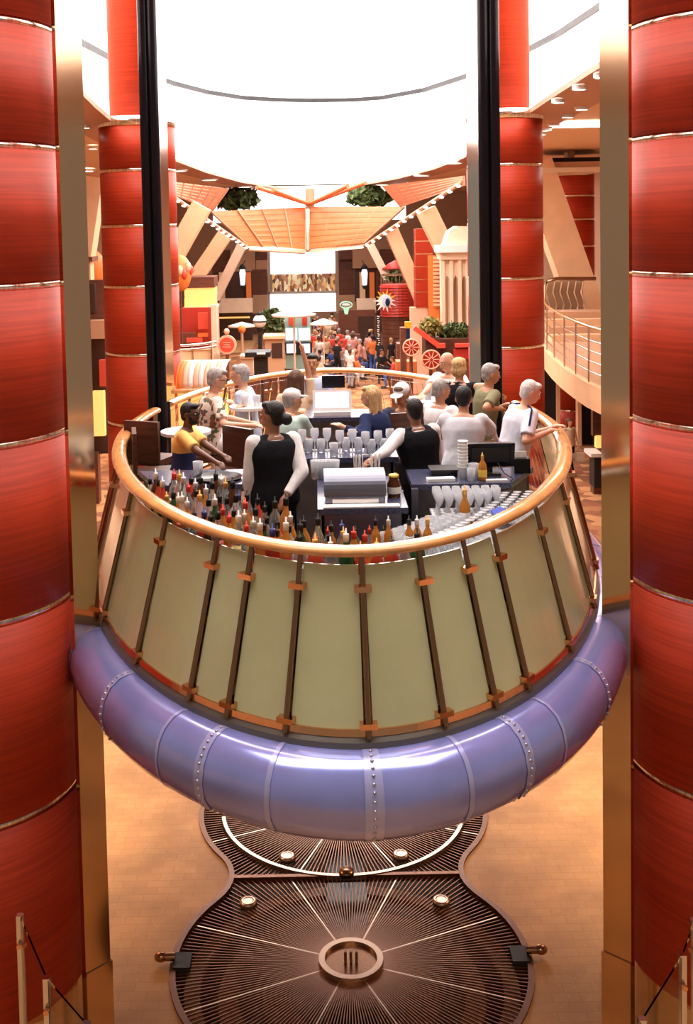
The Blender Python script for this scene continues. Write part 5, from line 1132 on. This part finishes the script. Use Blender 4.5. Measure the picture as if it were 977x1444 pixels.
    if glasses:
        zg = .004 if glasses == 'on' else .085; yg = .1 if glasses == 'on' else .06; b = B()
        for s in (-1, 1):
            b.tube([hp(s * .034 + .026 * math.cos(t), yg, zg + .018 * math.sin(t)) for t in [2 * math.pi * j / 12 for j in range(12)]], .0035, 6, closed=True); b.tube([hp(s * .06, yg, zg), hp(s * .085, 0.0, zg - .005)], .003, 6)
            if glasses != 'on': b.ell(hp(s * .034, yg, zg), (.026, .008, .018), Hr)
        child(b, 'glasses', 'black_gloss')
    if cap:
        b = B(); b.ell(hp(0, -.012, .05), (.089 * k, .103 * k, .078 * k), Hr, 18, 12); cp_ = child(b, 'cap', cap, .010, 2); b = B(); b.ell(hp(0, .115, .045), (.07 * k, .07 * k, .010), Hr, 16, 7); child(b, 'brim', cap, par=cp_)
    if stripe:
        b = B()
        for s in (-1, 1):
            S_, E_, W_ = arms[s]; b2 = B(); b2.tube([T((s * .07 * k, -.01, .535 * k)), T((s * .14 * k, -.02, .527 * k)), S_ + Vector((s * .045, -.02, .062)), S_.lerp(E_, .45) + Vector((s * .06, -.03, .02))], .009, 6); child(b2, 'shoulder_stripe', stripe)
    if seat is not None: SEATS.append((WR(P0), seat, math.radians(yaw)))
    return body, WR, arms
SEATS = []
mat('mouth', (0.32, 0.10, 0.08), 0.5)
split_mat('two_tone', (0.02, 0.03, 0.12), (0.80, 0.50, 0.14), 1.02)
G = 'people in the bar'
person('woman bartender with black bun, black vest and white shirt, seen from behind', (383, 566), 8.80, 22, lean=2, hyaw=42, LH=(350, 742, 8.78), RH=(404, 698, 8.56), rpole=(1, -.1, -.05), lpole=(-.8, -.4, -.2), bulk=1.12, skin='skin_brown', hair='hair_black', hstyle='bun', shirt='c_white', sleeve='long', vest='c_black', pants='c_black', group=G)
person('bearded man in yellow and navy polo shirt leaning on the left counter', (268, 568), 9.98, -98, lean=8, hyaw=-14, LH=(342, 664, 9.62), RH=(325, 668, 9.40), bulk=1.05, skin='skin_dark', hair='hair_black', shirt='two_tone', pants='c_dark', glasses='on', beard='hair_black', group=G)
person('guest in a floral shirt and white trousers seated at the left', (306, 519), 11.5, -68, seat=.76, lean=12, hyaw=-10, hpitch=8, LH=(352, 596, 11.6), RH=(350, 600, 11.2), skin='skin_fair', hair='hair_grey', shirt='floral', pants='c_white', fat=1.15, group=G, glasses='on')
person('grey-haired guest in white shirt facing the floral shirt guest', (338, 514), 12.5, 78, seat=.76, lean=8, LH=(330, 572, 12.6), RH=(345, 572, 12.2), skin='skin_fair', hair='hair_grey', shirt='c_ltblue', pants='c_khaki', group=G)
person('man in a white cap and mint shirt leaning in with his elbow out', (412, 549), 10.55, -28, lean=24, hyaw=-32, RH=(430, 588, 10.75), rpole=(.35, .1, -1), LH=(-.05, .35, -.3), skin='skin_tan', hair='hair_grey', shirt='c_mint', pants='c_khaki', cap='c_white', bulk=1.08, group=G)
person('brown-haired guest stretching one arm high above the far rail', (417, 521), 12.9, -5, seat=.74, LH=(-.03, .12, -.4), RH=(425, 484, 12.9), rpole=(.4, .3, -.2), skin='skin_tan', hair='hair_brown', hstyle='long', shirt='c_beige', sleeve='short', pants='c_jeans', bulk=.92, group=G)
person('dark-haired man in light blue shirt facing the camera near the far rail', (440, 499), 14.1, 176, seat=.74, LH=(-.02, .28, -.33), RH=(.02, .28, -.33), skin='skin_tan', hair='hair_black', shirt='c_ltblue', pants='c_jeans', group=G)
person('blond woman in a navy hooded jacket reaching to the left', (522, 544), 10.45, 48, lean=12, hyaw=18, LH=(486, 603, 10.15), RH=(492, 612, 10.05), skin='skin_fair', hair='hair_blond', hstyle='long', shirt='c_navy', sleeve='long', pants='c_jeans', bulk=1.0, group=G)
person('bartender in black vest and white sleeves stretching an arm along the counter', (583, 562), 9.62, 14, lean=4, side=-5, hyaw=8, LH=(520, 652, 9.15), lpole=(-.2, -.4, -.8), RH=(.10, .2, -.45), skin='skin_brown', hair='hair_black', shirt='c_white', sleeve='long', vest='c_black', pants='c_black', bulk=1.1, group=G)
person('man in white t-shirt with sunglasses on his head and folded arms', (622, 535), 10.75, -48, hyaw=-22, hpitch=12, LH=(640, 604, 10.45), RH=(632, 608, 10.35), rpole=(.7, -.4, -.9), lpole=(-.8, 0, -.6), skin='skin_tan', hair='hair_grey', hstyle='short', shirt='c_white', pants='c_dark', glasses='up', bulk=1.12, fat=1.1, group=G)
person('dark-haired man in pale grey t-shirt leaning with his back turned', (654, 545), 10.0, -12, lean=16, hyaw=-6, hpitch=8, LH=(622, 616, 10.5), RH=(702, 622, 10.35), rpole=(.9, -.3, -.3), lpole=(-.9, -.3, -.3), skin='skin_tan', hair='hair_black', shirt='c_grey', pants='c_jeans', bulk=1.18, group=G)
person('bald man in white shirt looking down behind the woman in black', (630, 497), 12.5, 140, lean=10, hyaw=-22, hpitch=10, LH=(645, 560, 12.1), RH=(596, 556, 12.2), skin='skin_fair', hair='hair_grey', hstyle='bald', shirt='c_white', pants='c_khaki', bulk=1.2, fat=1.15, group=G)
person('woman with short blond hair in a sleeveless black top, back turned', (648, 505), 11.95, -20, hyaw=-8, lean=6, RH=(688, 556, 11.85), rpole=(.8, -.5, .1), LH=(-.04, .2, -.42), skin='skin_fair', hair='hair_blond', hstyle='bob', shirt='c_black', sleeve='none', pants='c_black', bulk=1.02, group=G)
person('grey-haired man in an olive shirt folding his arms on the rail', (692, 513), 11.45, -72, lean=8, hyaw=-12, hpitch=6, LH=(708, 573, 11.6), RH=(702, 576, 11.25), rpole=(.5, -.4, -.5), skin='skin_tan', hair='hair_grey', shirt='c_olive', pants='c_khaki', bulk=1.08, group=G)
person('white-haired man in a white polo with navy stripe leaning over the rail', (748, 537), 10.3, -72, lean=20, hyaw=-14, hpitch=14, LH=(776, 604, 10.4), RH=(770, 610, 10.08), rpole=(.3, -.8, -.5), lpole=(-.3, -.8, -.5), skin='skin_fair', hair='hair_white', shirt='c_polo', pants='c_khaki', bulk=1.15, fat=1.1, stripe='c_navy', group=G)
person('guest in a white cap and dark top at the table behind the blond woman', (566, 541), 11.95, 150, seat=.74, hpitch=18, lean=6, skin='skin_tan', hair='hair_brown', shirt='c_dark', pants='c_dark', cap='c_white', group=G)
w_, WR_, arms_ = person('brown-haired woman in beige top and black trousers walking on the promenade', (803, 590), 29.4, -160, floor=0.012, walk=.8, hyaw=15, skin='skin_fair', hair='hair_brown', hstyle='long', shirt='c_beige', sleeve='none', pants='c_black', vox=.018, bulk=.95)
q = WR_(arms_[-1][2]); hb = empty('handbag', q - Vector((0, 0, .42)), 'pale handbag carried by the woman walking on the promenade', 'bag'); b = B(); b.box(q + Vector((0, 0, -.30)), (.30, .12, .22)); b.build('body', 'c_beige', hb); b = B(); b.tube([q + Vector((-.1, 0, -.2)), q + Vector((-.05, 0, -.06)), q + Vector((.05, 0, -.06)), q + Vector((.1, 0, -.2))], .012, 6); b.build('strap', 'c_beige', hb)
for (p, sh_, yw), lab in zip(SEATS, ('bar stool under the floral shirt guest', 'bar stool under the grey-haired guest facing the floral shirt', 'bar stool under the guest with the raised arm', 'bar stool under the man facing the camera', 'bar stool under the guest in the white cap and dark top')):
    stool(lab, p.x, p.y, yw, back=False, hs=sh_ - .03)

# ------------------------------------------------------------------ crowd on the promenade
def proto(kind):
    seated = kind == 'seated'
    kw = dict(vox=.03, face=False, shirt='obj_cloth', pants='obj_cloth', sleeve='short')
    o, _, _ = person('x', (440, 480), 45, 0, floor=0.0, seat=.45 if seated else None, lean=8 if seated else 0, LH=(-.05, .3, -.3) if seated else None, RH=(.05, .3, -.3) if kind != 'stand' else None, walk=.5 if kind == 'walk' else 0, hair='hair_black', hstyle='short', name='promenade_visitor', **kw)
    return o
protos = []
dg = None
for kind, z_t in (('stand', 1.7), ('walk', 1.7), ('seated', 1.3)):
    o = proto(kind); protos.append((kind, o))
bpy.context.view_layer.update(); dg = bpy.context.evaluated_depsgraph_get()
for kind, o in protos:
    for ob in [o] + list(o.children):
        me = bpy.data.meshes.new_from_object(ob.evaluated_get(dg)); ob.modifiers.clear(); ob.data = me
    mz = min(v.co.z for ob in [o] + list(o.children) for v in ob.data.vertices)
    for ob in [o] + list(o.children): ob.data.transform(Matrix.Translation((0, 0, -mz)))
PR = []
for kind, o in protos:
    hgt = max(v.co.z for v in o.data.vertices); PR.append((kind, o, hgt))
CC = {'red': (.62, .05, .03), 'white': (.8, .78, .76), 'black': (.02, .02, .025), 'orange': (.85, .22, .05), 'blue': (.06, .12, .4), 'grey': (.35, .34, .36), 'beige': (.6, .42, .26), 'pink': (.75, .35, .3)}
random.seed(21)
spots = []; tries = 0
AVOID = [(-3.9, 44), (at_y(598, 432, 46).x, 46), (at_y(302, 425, 54).x, 54), (at_y(548, 396, 56).x, 56), (at_y(414, 440, 35).x, 36), (at_y(456, 450, 48).x, 48), (at_y(533, 470, 47).x, 47), (at_y(341, 450, 44).x, 44)]
while len(spots) < 120 and tries < 6000:
    tries += 1
    px, py = (random.uniform(444, 602), random.uniform(484, 548)) if len(spots) < 104 else (random.uniform(335, 398), random.uniform(494, 540))
    p = at_z(px, py, .0)
    if p.y < 24 or p.y > 64: continue
    if any((p - q).length < .62 for q in spots): continue
    if (p - Vector((cxx_t, 52, 0))).length < rr_t + .7 or p.y > 54.8 and p.x > 1.2: continue
    if any(abs(p.x - q_[0]) < 1.0 and abs(p.y - q_[1]) < 1.3 for q_ in AVOID): continue
    if 545 < px < 600 and p.y < 36: continue
    spots.append(p)
spots.sort(key=lambda p: p.y)
names = list(CC)
cnt = {}
used = set(); combos = set()
for i, p in enumerate(spots):
    p = Vector((p.x, p.y, .012))
    while True:
        kind, o, hgt = PR[random.choice([0, 0, 1, 2, 2])]; c = random.choice(names + ['red', 'white', 'black']); tr = random.choice(['black', 'blue', 'beige', 'grey', 'white'])
        hm = random.choice(['hair_black', 'hair_brown', 'hair_blond', 'hair_grey', 'hair_brown'])
        if (kind, c, tr, hm) not in combos: combos.add((kind, c, tr, hm)); break
    s_ = {'seated': 1.25, 'stand': 1.68, 'walk': 1.68}[kind] / hgt * random.uniform(.94, 1.06)
    r_ = copy_tree(o, None, (p.x, p.y, .012), random.uniform(0, 6.28), s_) if o.name in used else o
    if o.name not in used: used.add(o.name); r_.location = (p.x, p.y, .012); r_.rotation_euler.z = random.uniform(0, 6.28); r_.scale = (s_,) * 3
    sk = random.choice(['skin_fair', 'skin_tan', 'skin_brown'])
    tag(r_, 'far-off %s %s-haired figure in %s shirt and %s trousers in the promenade crowd' % ({'stand': 'standing', 'walk': 'walking', 'seated': 'seated'}[kind], hm[5:], c, tr), 'person', 'promenade crowd')
    for ch in r_.children:
        nm = ch.name.split('.')[0]
        if nm == 'shirt': ch.color = (*CC[c], 1)
        elif nm == 'trousers': ch.color = (*CC[tr], 1)
        elif nm == 'hair': smat(ch, hm)
    smat(r_, sk)
    if kind == 'seated':
        st_ = empty('cafe_stool', (p.x, p.y, .012), 'low stool under the seated %s-haired figure in %s shirt and %s trousers' % (hm[5:], c, tr), 'stool', 'low stools in the promenade crowd')
        b = B(); b.cyl((p.x, p.y, .36), (p.x, p.y, .40), .17, seg=14); b.build('seat', 'brown_panel', st_)
        b = B(); b.cyl((p.x, p.y, .012), (p.x, p.y, .36), .04, .05, 8); b.build('leg', 'brown_panel', st_)
